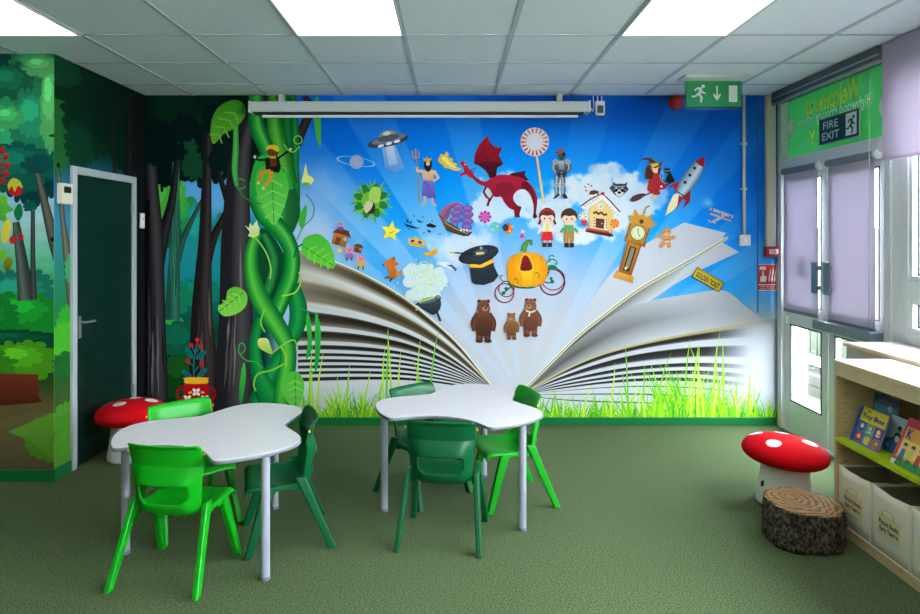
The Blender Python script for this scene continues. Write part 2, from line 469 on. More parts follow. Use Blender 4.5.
# --- back wall (125.24 px of artwork per metre)
S = F/YB
B = Print(lambda px, py: ((px-CX)/S, YB, EYE-(py-CY)/S), (0, -1, 0))
def backdrop(X, Y):
    dx, dy = X-525, Y-402
    r = np.hypot(dx, dy*1.06); ang = np.degrees(np.arctan2(-dy, dx))
    c = ramp(r, [(0, (206, 203, 210)), (95, (200, 200, 212)), (135, (172, 192, 222)), (165, (122, 178, 228)), (205, (40, 164, 244)), (245, (0, 146, 240)), (285, (0, 122, 226)), (330, (0, 100, 204))])
    # paler towards the left, over the book
    c = mix(c, (190, 206, 236), 0.85*sstep(470-X, 60, 170)*sstep(Y, 140, 230))
    # lighter low on the right
    c = mix(c, (120, 190, 236), 0.6*sstep(X, 690, 770)*sstep(Y, 205, 290))
    c = mix(c, (196, 198, 208), sstep(X, 660, 770)*sstep(Y, 285, 330))
    c = mix(c, (0, 66, 158), 0.75*sstep(-Y, -150, -105)*sstep(X, 400, 560))
    # rays from the spine of the book
    for a, w, k in ((40, 2.0, .25), (50, 2.4, .3), (61, 3.4, .34), (77, 3.6, .17), (102.5, 3.4, .34), (118.5, 3.8, .46), (131, 3.2, .42), (141, 2.8, .34), (33, 2.0, .25)):
        e = np.clip((w-np.abs(ang-a))/0.35+0.5, 0, 1)*k*(1-0.7*sstep(r, 200, 330))
        c = mix(c, (196, 214, 244), e)
    # clouds
    n = vnoise(X/34+7, Y/30, 3); n2 = vnoise(X/20, Y/20+11, 8); n3 = vnoise(X/9, Y/9, 15); nz = 0.45*n+0.33*n2+.22*n3
    def cloud(cx, cy, sx, sy, col, k, soft=.09):
        nonlocal c
        e = 1.15-np.sqrt(((X-cx)/sx)**2+((Y-cy)/sy)**2)+(nz-.5)*2.5
        c = mix(c, col, sstep(e, .28, .28+soft*3)*k*(0.88+0.12*n2))
    cloud(598, 200, 66, 40, (230, 232, 240), 1.0); cloud(556, 212, 44, 38, (222, 228, 240), .93); cloud(630, 196, 36, 26, (214, 224, 240), .9); cloud(508, 204, 36, 30, (220, 227, 241), .95); cloud(648, 196, 26, 18, (200, 216, 240), .7)
    cloud(466, 246, 50, 22, (220, 226, 240), .9, .2); cloud(596, 170, 14, 8, (196, 214, 240), .7); cloud(618, 172, 10, 8, (170, 200, 236), .6)
    cloud(318, 190, 46, 46, (150, 186, 230), .7, .5); cloud(322, 240, 70, 40, (196, 208, 232), .8, .5); cloud(400, 244, 50, 26, (150, 196, 240), .5, .5)
    m5 = np.exp(-(((X-708)/5)**2+((Y-203)/4)**2)); c = mix(c, (150, 196, 236), m5*.8)
    # forest behind the trees
    f = ramp(Y, [(95, (3, 26, 28)), (160, (14, 60, 66)), (185, (92, 166, 228)), (206, (100, 172, 222)), (222, (34, 142, 158)), (275, (24, 136, 146)), (300, (16, 104, 92)), (335, (8, 62, 52)), (385, (6, 40, 28)), (425, (6, 36, 18))])
    t = sstep(X, 262, 285)
    return f*(1-t[..., None])+c*t[..., None]
B.grid(144.6, 779.5, 500, 95, 425.2, 262, backdrop)

# forest on the back wall ------------------------------------------------------
rd = random.Random(4)
for i, (x, y, rx, ry, c) in enumerate(((200, 292, 26, 12, (16, 118, 100)), (172, 300, 20, 16, (20, 122, 84)), (166, 322, 16, 13, (44, 150, 60)), (180, 340, 24, 18, (12, 90, 66)), (210, 352, 22, 14, (12, 78, 60)), (184, 214, 18, 16, (38, 140, 74)), (228, 228, 16, 16, (24, 130, 130)), (196, 228, 8, 24, (30, 140, 140)), (160, 196, 14, 24, (72, 166, 62)), (178, 196, 8, 18, (72, 170, 60)), (172, 232, 9, 16, (8, 84, 60)))):
    B.poly(leafy(x, y, rx, ry, 20+i), c)
    B.poly(leafy(x-rx*.2, y-ry*.25, rx*.6, ry*.55, 50+i), tuple(min(255, v*1.14) for v in c))
for i, (x, y, rx, ry, c) in enumerate(((160, 130, 30, 56, (2, 22, 26)), (200, 135, 40, 48, (3, 24, 26)), (238, 125, 26, 58, (3, 26, 26)), (170, 165, 22, 20, (2, 22, 26)), (176, 104, 30, 18, (6, 46, 28)), (205, 112, 22, 14, (6, 44, 26)), (195, 162, 14, 18, (16, 66, 42)), (188, 148, 12, 10, (18, 70, 40)), (160, 112, 14, 24, (4, 34, 26)), (214, 140, 16, 22, (3, 26, 28)))):
    B.poly(leafy(x, y, rx, ry, 80+i), c)
for i, (x, y, rx, ry, c) in enumerate(((183, 380, 26, 22, (14, 66, 24)), (210, 384, 22, 20, (16, 70, 22)), (202, 366, 18, 12, (40, 96, 22)), (178, 366, 14, 10, (24, 84, 28)), (216, 374, 12, 10, (44, 104, 26)))):
    B.poly(leafy(x, y, rx, ry, 140+i), c)
def trunk(P, pts, w, dark=(26, 24, 28), mid=(58, 54, 60), lite=(84, 80, 84), streak=True, seed=1):
    P.stem(pts, w, [dark, dark, mid, dark], 5)
    if streak:
        q = random.Random(seed)
        wm = sum(w)/len(w)
        for k in range(7):
            o = q.uniform(-.3, .36); y0 = q.uniform(pts[-3][1], pts[-2][1]+20); y1 = q.uniform(y0+30, pts[-1][1])
            xa = np.interp(y0, [p[1] for p in pts], [p[0] for p in pts]); xb = np.interp(y1, [p[1] for p in pts], [p[0] for p in pts])
            P.stem([(xa+o*wm, y0), ((xa+xb)/2+o*wm+q.uniform(-.8, .8), (y0+y1)/2-6), ((xa+xb)/2+o*wm*1.15, (y0+y1)/2+8), (xb+o*wm*1.3, y1)], [0.2, wm*q.uniform(.05, .11), wm*q.uniform(.06, .12), 0.3], lite if k % 3 == 0 else (mid if k % 3 == 1 else dark), 5)
trunk(B, [(176, 100), (182, 140), (176, 185), (170, 215)], [3, 4, 6, 9], (14, 14, 18), (34, 30, 32), (40, 36, 38), False)
trunk(B, [(203, 198), (192, 220), (182, 242), (178, 262)], [3, 5, 7, 6], (34, 66, 58), (48, 92, 78), (48, 92, 78), False)
trunk(B, [(176, 150), (175, 240), (172, 320)], [7, 10, 16], (28, 76, 66), (52, 116, 94), (60, 128, 104), True, 3)
trunk(B, [(178, 150), (172, 200), (162, 240), (154, 290)], [4, 8, 13, 14], (22, 20, 24), (50, 46, 50), (60, 56, 60), False)
trunk(B, [(147, 110), (150, 186), (153, 240), (155, 320), (156, 408)], [10, 17, 21, 21, 26], (26, 24, 27), (70, 66, 70), (108, 104, 108), True, 5)
trunk(B, [(234, 190), (225, 214), (212, 242), (204, 280)], [4, 6, 9, 10], (26, 22, 22), (48, 42, 42), (60, 50, 50), False)
trunk(B, [(209, 100), (207, 170), (205, 240), (202, 320), (206, 410)], [9, 9, 13, 22, 36], (30, 25, 26), (62, 53, 52), (98, 90, 86), True, 8)
trunk(B, [(217, 158), (221, 180), (229, 205), (236, 240)], [3, 5, 8, 10], (26, 22, 24), (44, 38, 40), (60, 50, 50), False)
trunk(B, [(260, 96), (246, 130), (239, 170), (236, 240), (236, 320), (232, 412)], [12, 16, 22, 30, 34, 42], (34, 31, 35), (76, 71, 75), (116, 112, 116), True, 12)
for i, (x, y, rx, ry, c) in enumerate(((150, 112, 14, 22, (3, 30, 24)), (176, 108, 22, 16, (5, 42, 28)), (208, 104, 16, 14, (4, 36, 26)), (186, 128, 14, 14, (3, 26, 27)), (214, 118, 10, 14, (3, 26, 28)), (160, 134, 14, 12, (2, 24, 26)), (151, 146, 13, 17, (2, 24, 26)), (175, 152, 11, 9, (3, 24, 26)), (217, 160, 9, 9, (3, 26, 28)))):
    B.poly(leafy(x, y, rx, ry, 180+i), c)
B.poly([(144.6, 200), (150, 200), (147, 330), (147, 418), (144.6, 418)], (10, 10, 12))

# vase of red berries
def vase():
    teal, dteal, red, dred = (20, 112, 116), (12, 88, 96), (206, 24, 32), (150, 16, 24)
    B.line([(194, 378), (194, 360), (197, 343)], 1.4, teal)
    B.line([(194, 372), (199, 366)], 1.1, teal); B.line([(194, 366), (188, 362)], 1.1, teal); B.line([(195, 352), (191, 345)], 1.0, teal); B.line([(195, 354), (201, 346)], 1.0, teal)
    for x, y, a in ((189.5, 353, 62), (201, 355, -38), (187, 374, 38), (202, 373, -44)):
        B.ell(x, y, 6.6, 2.5, teal, dteal, a)
    for x, y in ((197.4, 340), (191.6, 345.4), (201, 345.6), (188.4, 361), (201.6, 364)): B.ell(x, y, 2.3, 2.3, red)
    B.ring(181.6, 394, 5.6, 8, 2.4, dred); B.ring(210.6, 394, 5.6, 8, 2.4, dred)
    B.sm([(186, 383), (206, 383), (209, 394), (214, 408), (205, 420), (188, 420), (178, 408), (184, 394)], (188, 16, 26), (160, 12, 22))
    B.poly(curve([(185, 377.5), (207, 377.5), (208, 380), (206.5, 383.5), (186, 383.5), (184.6, 380)], True, 3), (240, 176, 34))
    for cx, cy in ((196.3, 392), (187.5, 399), (205, 399)):
        for a in (45, 135, 225, 315): B.ell(cx+2.5*math.cos(R(a)), cy+2.5*math.sin(R(a)), 2.2, 1.5, (246, 244, 240), None, a)
        B.ell(cx, cy, 1.2, 1.2, (244, 176, 30))
    B.ell(190.4, 392.4, 2.2, 1.1, (244, 186, 40), None, -10); B.ell(202.6, 392.4, 2.2, 1.1, (244, 186, 40), None, 10)
vase()

# the book --------------------------------------------------------------------
W_, DK, TN, GR = (202, 202, 210), (24, 20, 16), (168, 146, 104), (120, 112, 98)
def lerp(a, b, t): return tuple(a[i]+(b[i]-a[i])*t for i in range(3))
# left leaves: ordinates of each white page edge, from the far left to the spine
XS = [298, 330, 365, 400, 430, 460, 491]
LEAVES = [[250, 261, 276, 296, 319, 347, 386], [276, 283, 296, 312, 330, 354, 386], [307, 311, 318, 329, 343, 363, 387], [328, 329, 333, 340, 351, 367, 388], [343, 343, 345, 350, 358, 371, 388.5],
          [352, 351.5, 353, 356, 363, 374, 389], [358, 357.5, 358.5, 361, 367, 376.5, 389.5], [364, 363.5, 364, 366, 371, 379, 390], [370, 369.5, 369.5, 371, 375, 381.5, 390.5], [376, 375, 375, 376, 379, 384, 391], [383, 382, 381, 381, 383, 387, 392]]
def page(ys, n=6, dy=0.0):
    return [(x, y+dy) for x, y in curve(list(zip(XS, ys)), False, n)]
B.poly(curve([(298, 250)]+list(zip(XS[1:], LEAVES[0][1:]))+[(520, 425), (298, 425)], False, 1), (204, 204, 212))
for k in range(len(LEAVES)-1):
    a, b = page(LEAVES[k]), page(LEAVES[k+1]); n = len(a)
    f = [i/(n-1) for i in range(n)]
    thick = k < 2
    e0 = 0.05 if thick else 0.02
    def at(t): return [(p[0], p[1]+(q[1]-p[1])*t) for p, q in zip(a, b)]
    if k == 0: stops = [(0, (214, 204, 176)), (.05, (120, 98, 60)), (.16, (52, 42, 28)), (.42, (62, 52, 38)), (.6, (150, 138, 118)), (.8, (222, 222, 226)), (1, W_)]
    elif k == 1: stops = [(0, W_), (.08, (196, 184, 156)), (.2, (92, 80, 58)), (.45, (58, 50, 38)), (.75, (104, 92, 74)), (.86, (214, 212, 212)), (1, W_)]
    elif k < 4: stops = [(0, W_), (.14, W_), (.2, (70, 58, 40)), (.34, DK), (.6, (48, 42, 34)), (.84, (112, 104, 92)), (.9, W_), (1, W_)]
    else: stops = [(0, W_), (.2, W_), (.3, (40, 34, 26)), (.45, DK), (.72, (36, 32, 28)), (.84, W_), (1, W_)]
    for (t0, c0), (t1, c1) in zip(stops[:-1], stops[1:]):
        soft = 0.72 if k == 0 else 0.5 if k == 1 else 0.12
        ca = [lerp(lerp(c0, (186, 178, 166), soft*(1-min(1, ff*2.6))), W_, 0) for ff in f]
        cb = [lerp(lerp(c1, (186, 178, 166), soft*(1-min(1, ff*2.6))), W_, 0) for ff in f]
        B.band(at(t0), at(t1), ca, cb, step=(t0 == 0))
B.line(page(LEAVES[0]), 1.2, (150, 130, 88), False)
B.line(page(LEAVES[0], dy=-1.2), 1.4, (232, 226, 210), False)
# right leaves
B.poly([(560, 348), (585, 308), (612, 272), (640, 247), (684, 222.5), (706, 228), (726, 233), (722, 238), (729, 236.5), (700, 253), (674, 268), (640, 286.5), (610, 309), (580, 333), (550, 362), (527, 386)], (206, 206, 218), (198, 199, 212))
B.poly([(722, 242.5), (739, 252), (700, 270), (668, 288), (640, 304), (610, 321), (580, 345), (530, 388), (580, 337), (612, 312), (676, 273)], (204, 205, 216))
A1 = curve([(528, 386), (550, 364), (580, 336), (610, 311.5), (640, 290), (664, 275), (684, 265)], False, 4)
A2 = curve([(528, 388), (552, 369), (584, 346), (616, 324), (646, 303), (670, 287), (688, 268)], False, 4)
B.band(A1, A2, [lerp(DK, (150, 148, 134), min(1, i/20)) for i in range(len(A1))], [lerp((70, 66, 58), (214, 218, 226), min(1, i/14)) for i in range(len(A2))])
for dy, w, c in ((0, 1.3, (236, 232, 220)), (1.5, 1.5, (176, 158, 112)), (3.0, 0.9, (226, 222, 210))):
    B.line([(527, 386+dy), (550, 362+dy), (580, 333+dy), (610, 309+dy), (640, 287+dy), (674, 267.5+dy), (700, 253+dy), (728, 236.5+dy*.6)], w, c)
C1 = curve([(527, 389), (560, 356), (590, 332), (616, 313), (650, 301), (690, 294), (724, 290.5), (745, 306), (764, 321)], False, 4)
C2 = curve([(528, 391), (560, 372), (590, 358), (625, 347), (661, 338.5), (690, 333), (714, 328.5), (740, 324.5), (764, 321)], False, 4)
rg = random.Random(9); nn = len(C1)
mid = [((a[0]+b[0])/2, (a[1]+b[1])/2) for a, b in zip(C1, C2)]
cA = [lerp((128, 126, 126), (200, 201, 212), min(1, max(0, (i-4)/14)))for i in range(nn)]
cM = [lerp((92, 90, 90), (194, 195, 205), min(1, max(0, (i-6)/17))) for i in range(nn)]
cB = [lerp((140, 138, 134), (200, 200, 210), min(1, i/14)) for i in range(nn)]
B.band(C1, mid, cA, cM); B.band(mid, C2, cM, cB, False)
XR_ = [528, 560, 600, 640, 690, 740, 778]
RL = [[391, 372, 354.5, 344, 333.5, 325, 318], [391.5, 376, 361, 350.5, 343.5, 340.5, 341], [392, 381, 370.5, 364.5, 361, 362, 365], [392.5, 384, 376.5, 371, 368.5, 371, 376], [393, 387, 381, 377, 376, 380, 386], [393.5, 389.5, 385, 382.5, 383, 388, 394], [394, 392, 390, 389, 391, 396, 401], [395, 396, 397, 398, 400, 404, 408], [396, 402, 405, 406, 408, 411, 414]]
B.poly(list(zip(XR_, RL[0]))+[(778, 425), (515, 425)], (196, 197, 205))
for k in range(len(RL)-1):
    a = curve(list(zip(XR_, RL[k])), False, 6); b = curve(list(zip(XR_, RL[k+1])), False, 6); n = len(a)
    def at(t): return [(p[0], p[1]+(q[1]-p[1])*t) for p, q in zip(a, b)]
    st = [(0, (206, 190, 150)), (.1, (186, 168, 124)), (.2, (120, 104, 76)), (.28, (40, 36, 34)), (.6, (46, 44, 46)), (.78, (110, 108, 106)), (.84, W_), (1, W_)] if k == 0 else \
         [(0, W_), (.2, W_), (.26, (60, 54, 46)), (.36, (34, 32, 34)), (.7, (60, 58, 62)), (.84, W_), (1, W_)] if k < 5 else [(0, W_), (.45, W_), (.52, (70, 66, 62)), (.62, (90, 88, 86)), (.7, W_), (1, W_)]
    WF = (168, 170, 180)
    fade = [min(1, max(0, (p[0]-(705 if k < 2 else 690))/ (45 if k < 2 else 60))) for p in a]
    for (t0, c0), (t1, c1) in zip(st[:-1], st[1:]):
        B.band(at(t0), at(t1), [lerp(c0, WF, q) for q in fade], [lerp(c1, WF, q) for q in fade], step=(t0 == 0))
B.line([(527, 391), (560, 372.6), (590, 358.6), (625, 347.6), (661, 339), (690, 333.6), (714, 329), (764, 321)], 1.6, (196, 178, 130))

# grass -----------------------------------------------------------------------
rg = random.Random(21)
GC = [(150, 214, 30), (176, 226, 44), (120, 196, 40), (196, 232, 70), (96, 180, 44), (60, 158, 60), (140, 208, 36)]
def blade(x, y, h, lean, w, c, bend=0.0):
    pts = curve([(x, y), (x+lean*.3, y-h*.45), (x+lean*.7+bend, y-h*.8), (x+lean+bend*2.4, y-h)], False, 3)
    m = len(pts)
    L_ = [(p[0]-w*(1-i/(m-1))*.5, p[1]) for i, p in enumerate(pts)]; R_ = [(p[0]+w*(1-i/(m-1))*.5, p[1]) for i, p in enumerate(pts)]
    B.band(L_, R_, c, lerp(c, (70, 150, 30), .25), step=False)
B.poly([(297, 425)]+[(297+i*2, 412+4*math.sin(i*1.7)+4*math.sin(i*.63)) for i in range(241)]+[(778, 425)], (110, 190, 50), (50, 140, 40))
for layer in range(10):
    B.k += 2
    for i in range(105):
        x = rg.uniform(298, 776)
        tall = 1.0+0.75*math.exp(-((x-690)/50)**2)+0.35*math.exp(-((x-350)/45)**2)
        h = rg.uniform(8, 32)*tall*(0.75 if rg.random() < .5 else 1)
        if layer > 6: h = rg.uniform(6, 17)
        blade(x, 425, h, rg.uniform(-.55, .55)*h, rg.uniform(1.6, 3.6), rg.choice(GC), rg.uniform(-4, 4))
for i in range(300):
    if i % 30 == 0: B.k += 1
    x = rg.gauss(688, 42) if i % 3 else rg.choice([rg.gauss(350, 40), rg.uniform(300, 776)])
    if not 300 < x < 774: continue
    h = rg.uniform(18, 62)*(0.6+0.5*math.exp(-((x-688)/50)**2))
    blade(x, 425, h, rg.uniform(-.45, .45)*h, rg.uniform(1.0, 2.2), rg.choice(GC), rg.uniform(-5, 5))
for x, h, ln in ((309, 82, 2), (314, 60, -6), (316, 74, 6), (306, 52, -8), (344, 50, -12), (346, 62, 4), (376, 72, 14), (384, 78, -4), (386, 98, 3), (392, 96, -4), (396, 74, 6), (430, 96, 4), (418, 90, -2), (428, 66, -14), (403, 46, 8), (360, 56, 16),
                 (610, 62, 8), (628, 84, -2), (632, 54, -16), (642, 60, 4), (646, 52, -12), (656, 72, 10), (665, 64, -18), (672, 54, -24), (684, 86, 4), (690, 84, 10), (698, 80, 0), (704, 78, -8), (714, 94, 0), (712, 60, 14), (724, 88, -3), (722, 70, -10), (731, 50, 12), (738, 44, -6), (746, 54, 8), (757, 40, -6), (583, 40, 6), (560, 38, -6)):
    B.k += 1
    blade(x, 424, h, ln, 3.0, rg.choice(GC[:4]), rg.uniform(-3, 3))

# beanstalk -------------------------------------------------------------------
G0, G1, G2, G3 = (4, 84, 40), (14, 124, 46), (38, 156, 56), (88, 188, 76)
VINE = [G0, G1, G2, G3, G1, G0]
DV = [(4, 70, 40), (8, 104, 50), (14, 122, 56), (6, 84, 44)]
OL = [(18, 92, 28), (64, 150, 40), (92, 176, 56), (40, 128, 40), (14, 84, 30)]
B.stem([(304, 96), (312, 108), (305, 124), (296, 146)], [5, 7, 9, 10], [(30, 20, 22), (62, 44, 44), (30, 20, 22)])
B.sm([(318, 96), (321, 120), (320, 148), (315, 130), (313, 108)], (70, 170, 60))
B.stem([(288, 95), (290, 130), (291, 165), (291, 205), (284, 232)], [16, 18, 16, 18, 12], DV+[(30, 132, 60), (6, 84, 44)])
B.stem([(275, 95), (275, 125), (281, 155), (287, 185)], [14, 16, 22, 22], OL)
B.stem([(256, 95), (257, 125), (267, 150), (276, 172)], [14, 16, 16, 14], VINE)
B.sm([(251, 178), (256, 160), (266, 155), (280, 162), (291, 180), (297, 205), (290, 222), (270, 226), (256, 214), (250, 196)], (44, 166, 62), (20, 136, 56))
B.stem([(289, 190), (293, 210), (290, 226), (284, 238)], [15, 15, 12, 8], [(40, 104, 60), (24, 96, 48), (16, 84, 44)])
# inside of the loop
B.sm([(262, 228), (276, 240), (286, 262), (284, 290), (268, 300), (258, 280), (254, 250)], (12, 76, 44), (6, 60, 36))
B.stem([(264, 234), (274, 258), (270, 285), (262, 300)], [6, 9, 10, 8], [(14, 96, 50), (46, 140, 66), (10, 80, 44)])
# strands behind
B.stem([(292, 285), (298, 305), (297, 325), (288, 345), (276, 365), (262, 392), (254, 412)], [14, 18, 17, 14, 16, 18, 18], [(4, 92, 48), (10, 122, 58), (34, 152, 70), (10, 122, 58), (4, 84, 44)])
B.stem([(260, 318), (255, 340), (257, 368), (266, 392), (280, 414)], [10, 11, 14, 22, 30], [(4, 88, 46), (10, 128, 60), (30, 150, 66), (6, 100, 50)])
# strands in front
B.stem([(256, 196), (264, 214), (280, 230), (291, 250), (291, 274), (283, 296), (274, 318)], [17, 18, 18, 16, 17, 17, 16], VINE)
B.stem([(258, 232), (252, 250), (252, 272), (259, 296), (272, 318), (286, 342), (288, 362), (284, 386), (282, 410)], [10, 13, 15, 19, 20, 17, 17, 18, 20], [(10, 100, 40), (40, 152, 52), (94, 192, 66), (70, 172, 58), (28, 128, 46), (10, 92, 40)])
def bigleaf(pts, rib, c=(72, 182, 60), c2=(120, 208, 72)):
    B.sm(pts, c, c2)
    B.line(rib, 0.9, (52, 150, 48))
    x0, y0 = rib[0]; x1, y1 = rib[-1]
    dx, dy = x1-x0, y1-y0; L = math.hypot(dx, dy)
    for t in (.2, .4, .6, .8):
        mx_, my_ = x0+dx*t, y0+dy*t
        for sgn in (-1, 1):
            e = .26*L*(1-abs(t-.45))
            B.line([(mx_, my_), (mx_-dy/L*sgn*e+dx*.12, my_+dx/L*sgn*e+dy*.12)], 1.5, tuple(v*.3+w_*.7 for v, w_ in zip((150, 214, 92), c2)), False)
bigleaf([(257, 172), (266, 166), (282, 170), (289, 186), (284, 208), (274, 225), (264, 210), (256, 190)], [(272, 170), (274, 222)], (64, 176, 60), (110, 204, 84))
bigleaf([(213, 144), (211, 124), (218, 108), (232, 100), (243, 103), (246, 113), (238, 126), (224, 134)], [(240, 106), (214, 142)], (58, 140, 36), (96, 164, 44))
B.stem([(236, 126), (236, 150), (235, 170), (237, 186)], [5, 6, 6, 4], [(54, 150, 60), (84, 182, 80), (40, 130, 52)])
B.ring(241, 184, 5.5, 5.5, 1.3, (52, 150, 70), 0, 20, 330)
B.line([(238, 188), (244, 197), (254, 202), (262, 204)], 1.3, (30, 128, 70))
bigleaf([(302, 244), (306, 237), (318, 234), (328, 241), (334, 254), (334, 268), (320, 264), (308, 259), (302, 252)], [(303, 246), (334, 266)], (70, 176, 56), (104, 200, 60))
B.line([(294, 258), (297, 248), (303, 244)], 1.6, (12, 100, 70))
B.line([(297, 240), (304, 226), (312, 218), (314, 206), (306, 194)], 1.1, (60, 140, 110))
B.sm([(306, 205), (307, 214), (303, 229), (299, 222), (301, 212)], (60, 166, 60))
bigleaf([(218, 308), (226, 300), (228, 290), (238, 287), (247, 294), (246, 306), (236, 314), (224, 316)], [(244, 292), (220, 311)], (100, 190, 60), (140, 214, 80))
bigleaf([(281, 382), (288, 373), (298, 372), (304, 382), (303, 396), (296, 408), (285, 398)], [(295, 374), (296, 406)], (80, 184, 60), (112, 206, 84))
for pts in ([(308, 312), (312, 330), (311, 352), (306, 358), (308, 340), (306, 322)], [(316, 313), (321, 330), (319, 362), (315, 371), (315, 350), (315, 330)], [(244, 362), (246, 376), (243, 398), (240, 404), (240, 382)]):
    B.sm(pts, (56, 180, 60), (30, 150, 56))
B.line([(300, 308), (308, 311), (318, 314)], 1.3, (30, 150, 70))
B.line([(318, 314), (317, 366), (311, 371)], .8, (30, 150, 70))
B.line([(262, 368), (256, 362), (246, 360), (239, 352), (240, 344), (244, 344), (245, 350), (241, 354)], 1.2, (60, 170, 70))
B.line([(265, 308), (261, 322), (265, 332)], 1.5, (130, 200, 60))
B.line([(282, 296), (296, 292), (301, 280), (299, 272)], 1.6, (150, 208, 70))
B.line([(274, 352), (284, 344), (294, 340), (298, 348)], 1.4, (140, 204, 70))
B.line([(284, 364), (272, 370), (258, 374), (254, 384), (256, 391)], 1.8, (120, 196, 60))
B.line([(281, 346), (286, 356), (286, 366)], 1.6, (140, 204, 60))
B.line([(256, 238), (266, 252), (271, 268), (270, 279)], 1.3, (160, 210, 90))
for x, y, sx, fl in ((253, 230, 1, 0), (308, 174, .8, 1), (265, 345, .8, 2)):
    cr = (232, 232, 186)
    if fl == 0:
        B.poly([(245, 225), (249, 228), (250, 223), (253, 226), (257, 220), (258, 225), (260, 229), (259, 235), (254, 238), (248, 236), (250, 232)], cr, (206, 220, 130))
    elif fl == 1:
        B.poly(curve([(302, 184), (304, 172), (306, 164), (308, 174), (312, 177), (314, 180), (310, 185)], True, 3), (236, 232, 140)); B.ell(306, 184, 4, 1.6, (90, 180, 60))
    else:
        B.sm([(258, 340), (262, 338), (268, 339), (271, 347), (273, 354), (266, 352), (259, 347)], (236, 228, 150), (150, 200, 60))
# child climbing the stalk
B.line([(267, 160), (258, 160), (255, 157)], 2.2, (20, 22, 26), False); B.line([(276, 160), (283, 155), (290, 150)], 2.0, (20, 22, 26), False)
B.poly([(265, 158), (279, 157), (281, 168), (279, 173), (266, 171)], (28, 26, 28)); B.poly([(270, 159), (277, 159), (277, 166), (271, 167)], (92, 52, 30))
B.stem([(271, 171), (262, 173), (260, 182)], [3.6, 3.4, 2.6], (206, 134, 34)); B.stem([(271, 171), (271, 178), (265, 186)], [4.4, 4, 3], (212, 140, 36))
B.ell(258.5, 183, 1.6, 1.4, (226, 180, 150)); B.ell(263.5, 188.5, 1.6, 1.4, (226, 180, 150)); B.ell(255, 157, 1.4, 1.6, (226, 180, 150)); B.ell(290.5, 149.5, 1.5, 1.3, (226, 180, 150))
B.poly([(270, 156), (276, 156), (276, 158.5), (270, 158.5)], (214, 150, 40))
B.ell(273, 152, 6, 4.4, (96, 58, 22)); B.poly(curve([(266, 150), (268, 146), (275, 145), (279, 148), (278, 152), (272, 149)], True, 3), (204, 176, 40))
B.ring(298, 140, 4.6, 4.6, 1.1, (110, 200, 70)); B.line([(300, 146), (294, 152), (288, 150), (284, 144)], 1.1, (110, 200, 70))
B.ring(283, 172, 4, 5, .9, (90, 186, 60), 0, -120, 100)
# ------------------------------------------------------------------ figures printed over the book
# ringed planet
B.ring(356, 161.5, 20, 4.6, 2.6, (112, 178, 226), 9)
B.ell(356.7, 162, 7, 7, (150, 160, 200), (166, 166, 196)); B.ring(356, 161.5, 20, 4.6, 2.4, (128, 186, 230), 9, 15, 165)
# flying saucer
B.poly([(382, 146), (395, 145), (405, 168), (396, 173), (385, 168)], (150, 176, 222), (92, 150, 218))
B.poly([(386, 146), (393, 146), (398, 164), (389, 166)], (206, 208, 226), (140, 180, 226))
B.ell(388.5, 136.5, 10, 6.6, (120, 124, 136), (180, 184, 192), -12, 180, 360)
B.ell(388, 141, 20.6, 5.6, (52, 50, 60), (92, 92, 104), -13); B.ell(389, 139.2, 18, 3.6, (112, 114, 126), (136, 138, 150), -13)
B.ell(388.5, 138, 11, 3.4, (84, 86, 98), None, -12)
for x, y in ((381, 146), (389, 143.6), (397, 141.4)): B.ell(x, y, 3.4, 1.6, (206, 214, 224), (246, 248, 252), -16)
B.ell(387, 133.5, 4, 2, (206, 210, 216), None, -10)
# bearded man with a trident
SK = (226, 182, 146)
B.line([(417, 160), (420, 204)], 1.2, (176, 140, 66), False); B.line([(412, 151), (413, 157), (416, 159), (419, 157), (419, 150.5)], 1.1, (184, 148, 70), False); B.line([(415.6, 149), (416, 159)], 1.1, (184, 148, 70), False)
B.line([(422, 171), (417.5, 171), (417, 167)], 3.0, SK, False); B.stem([(434, 171), (438.5, 178), (433, 181.5)], [3.4, 3, 2.4], SK, 2, False)
B.poly([(421, 169.5), (426, 170.5), (434, 170), (433.5, 181), (423.5, 181)], SK, (210, 160, 124))
B.ell(428, 163.5, 3.3, 4.2, SK); B.poly([(424, 160), (427, 159), (432, 160), (432, 166), (429.5, 172), (426.5, 171.5), (424, 167)], (34, 32, 38)); B.ell(428, 163.6, 2, 2.2, SK)
B.poly([(423.6, 161.5), (423.4, 157.6), (425.6, 159.4), (427.3, 156.8), (429, 159.4), (431.4, 157.6), (431, 161.5)], (214, 160, 60))
B.poly([(423, 180), (433.5, 181), (436, 198), (431, 199), (422, 196)], (124, 112, 204), (86, 84, 176))
for x0, x1 in ((424, 430), (425, 433), (426, 435)): B.line([(x0, 182), (x1, 197)], .6, (92, 82, 176), False)
B.stem([(425, 196), (424.5, 203), (421.6, 205.4)], [2.6, 2, 2], SK, 2, False); B.stem([(432, 198), (433, 203), (436, 206)], [2.6, 2, 2], SK, 2, False)
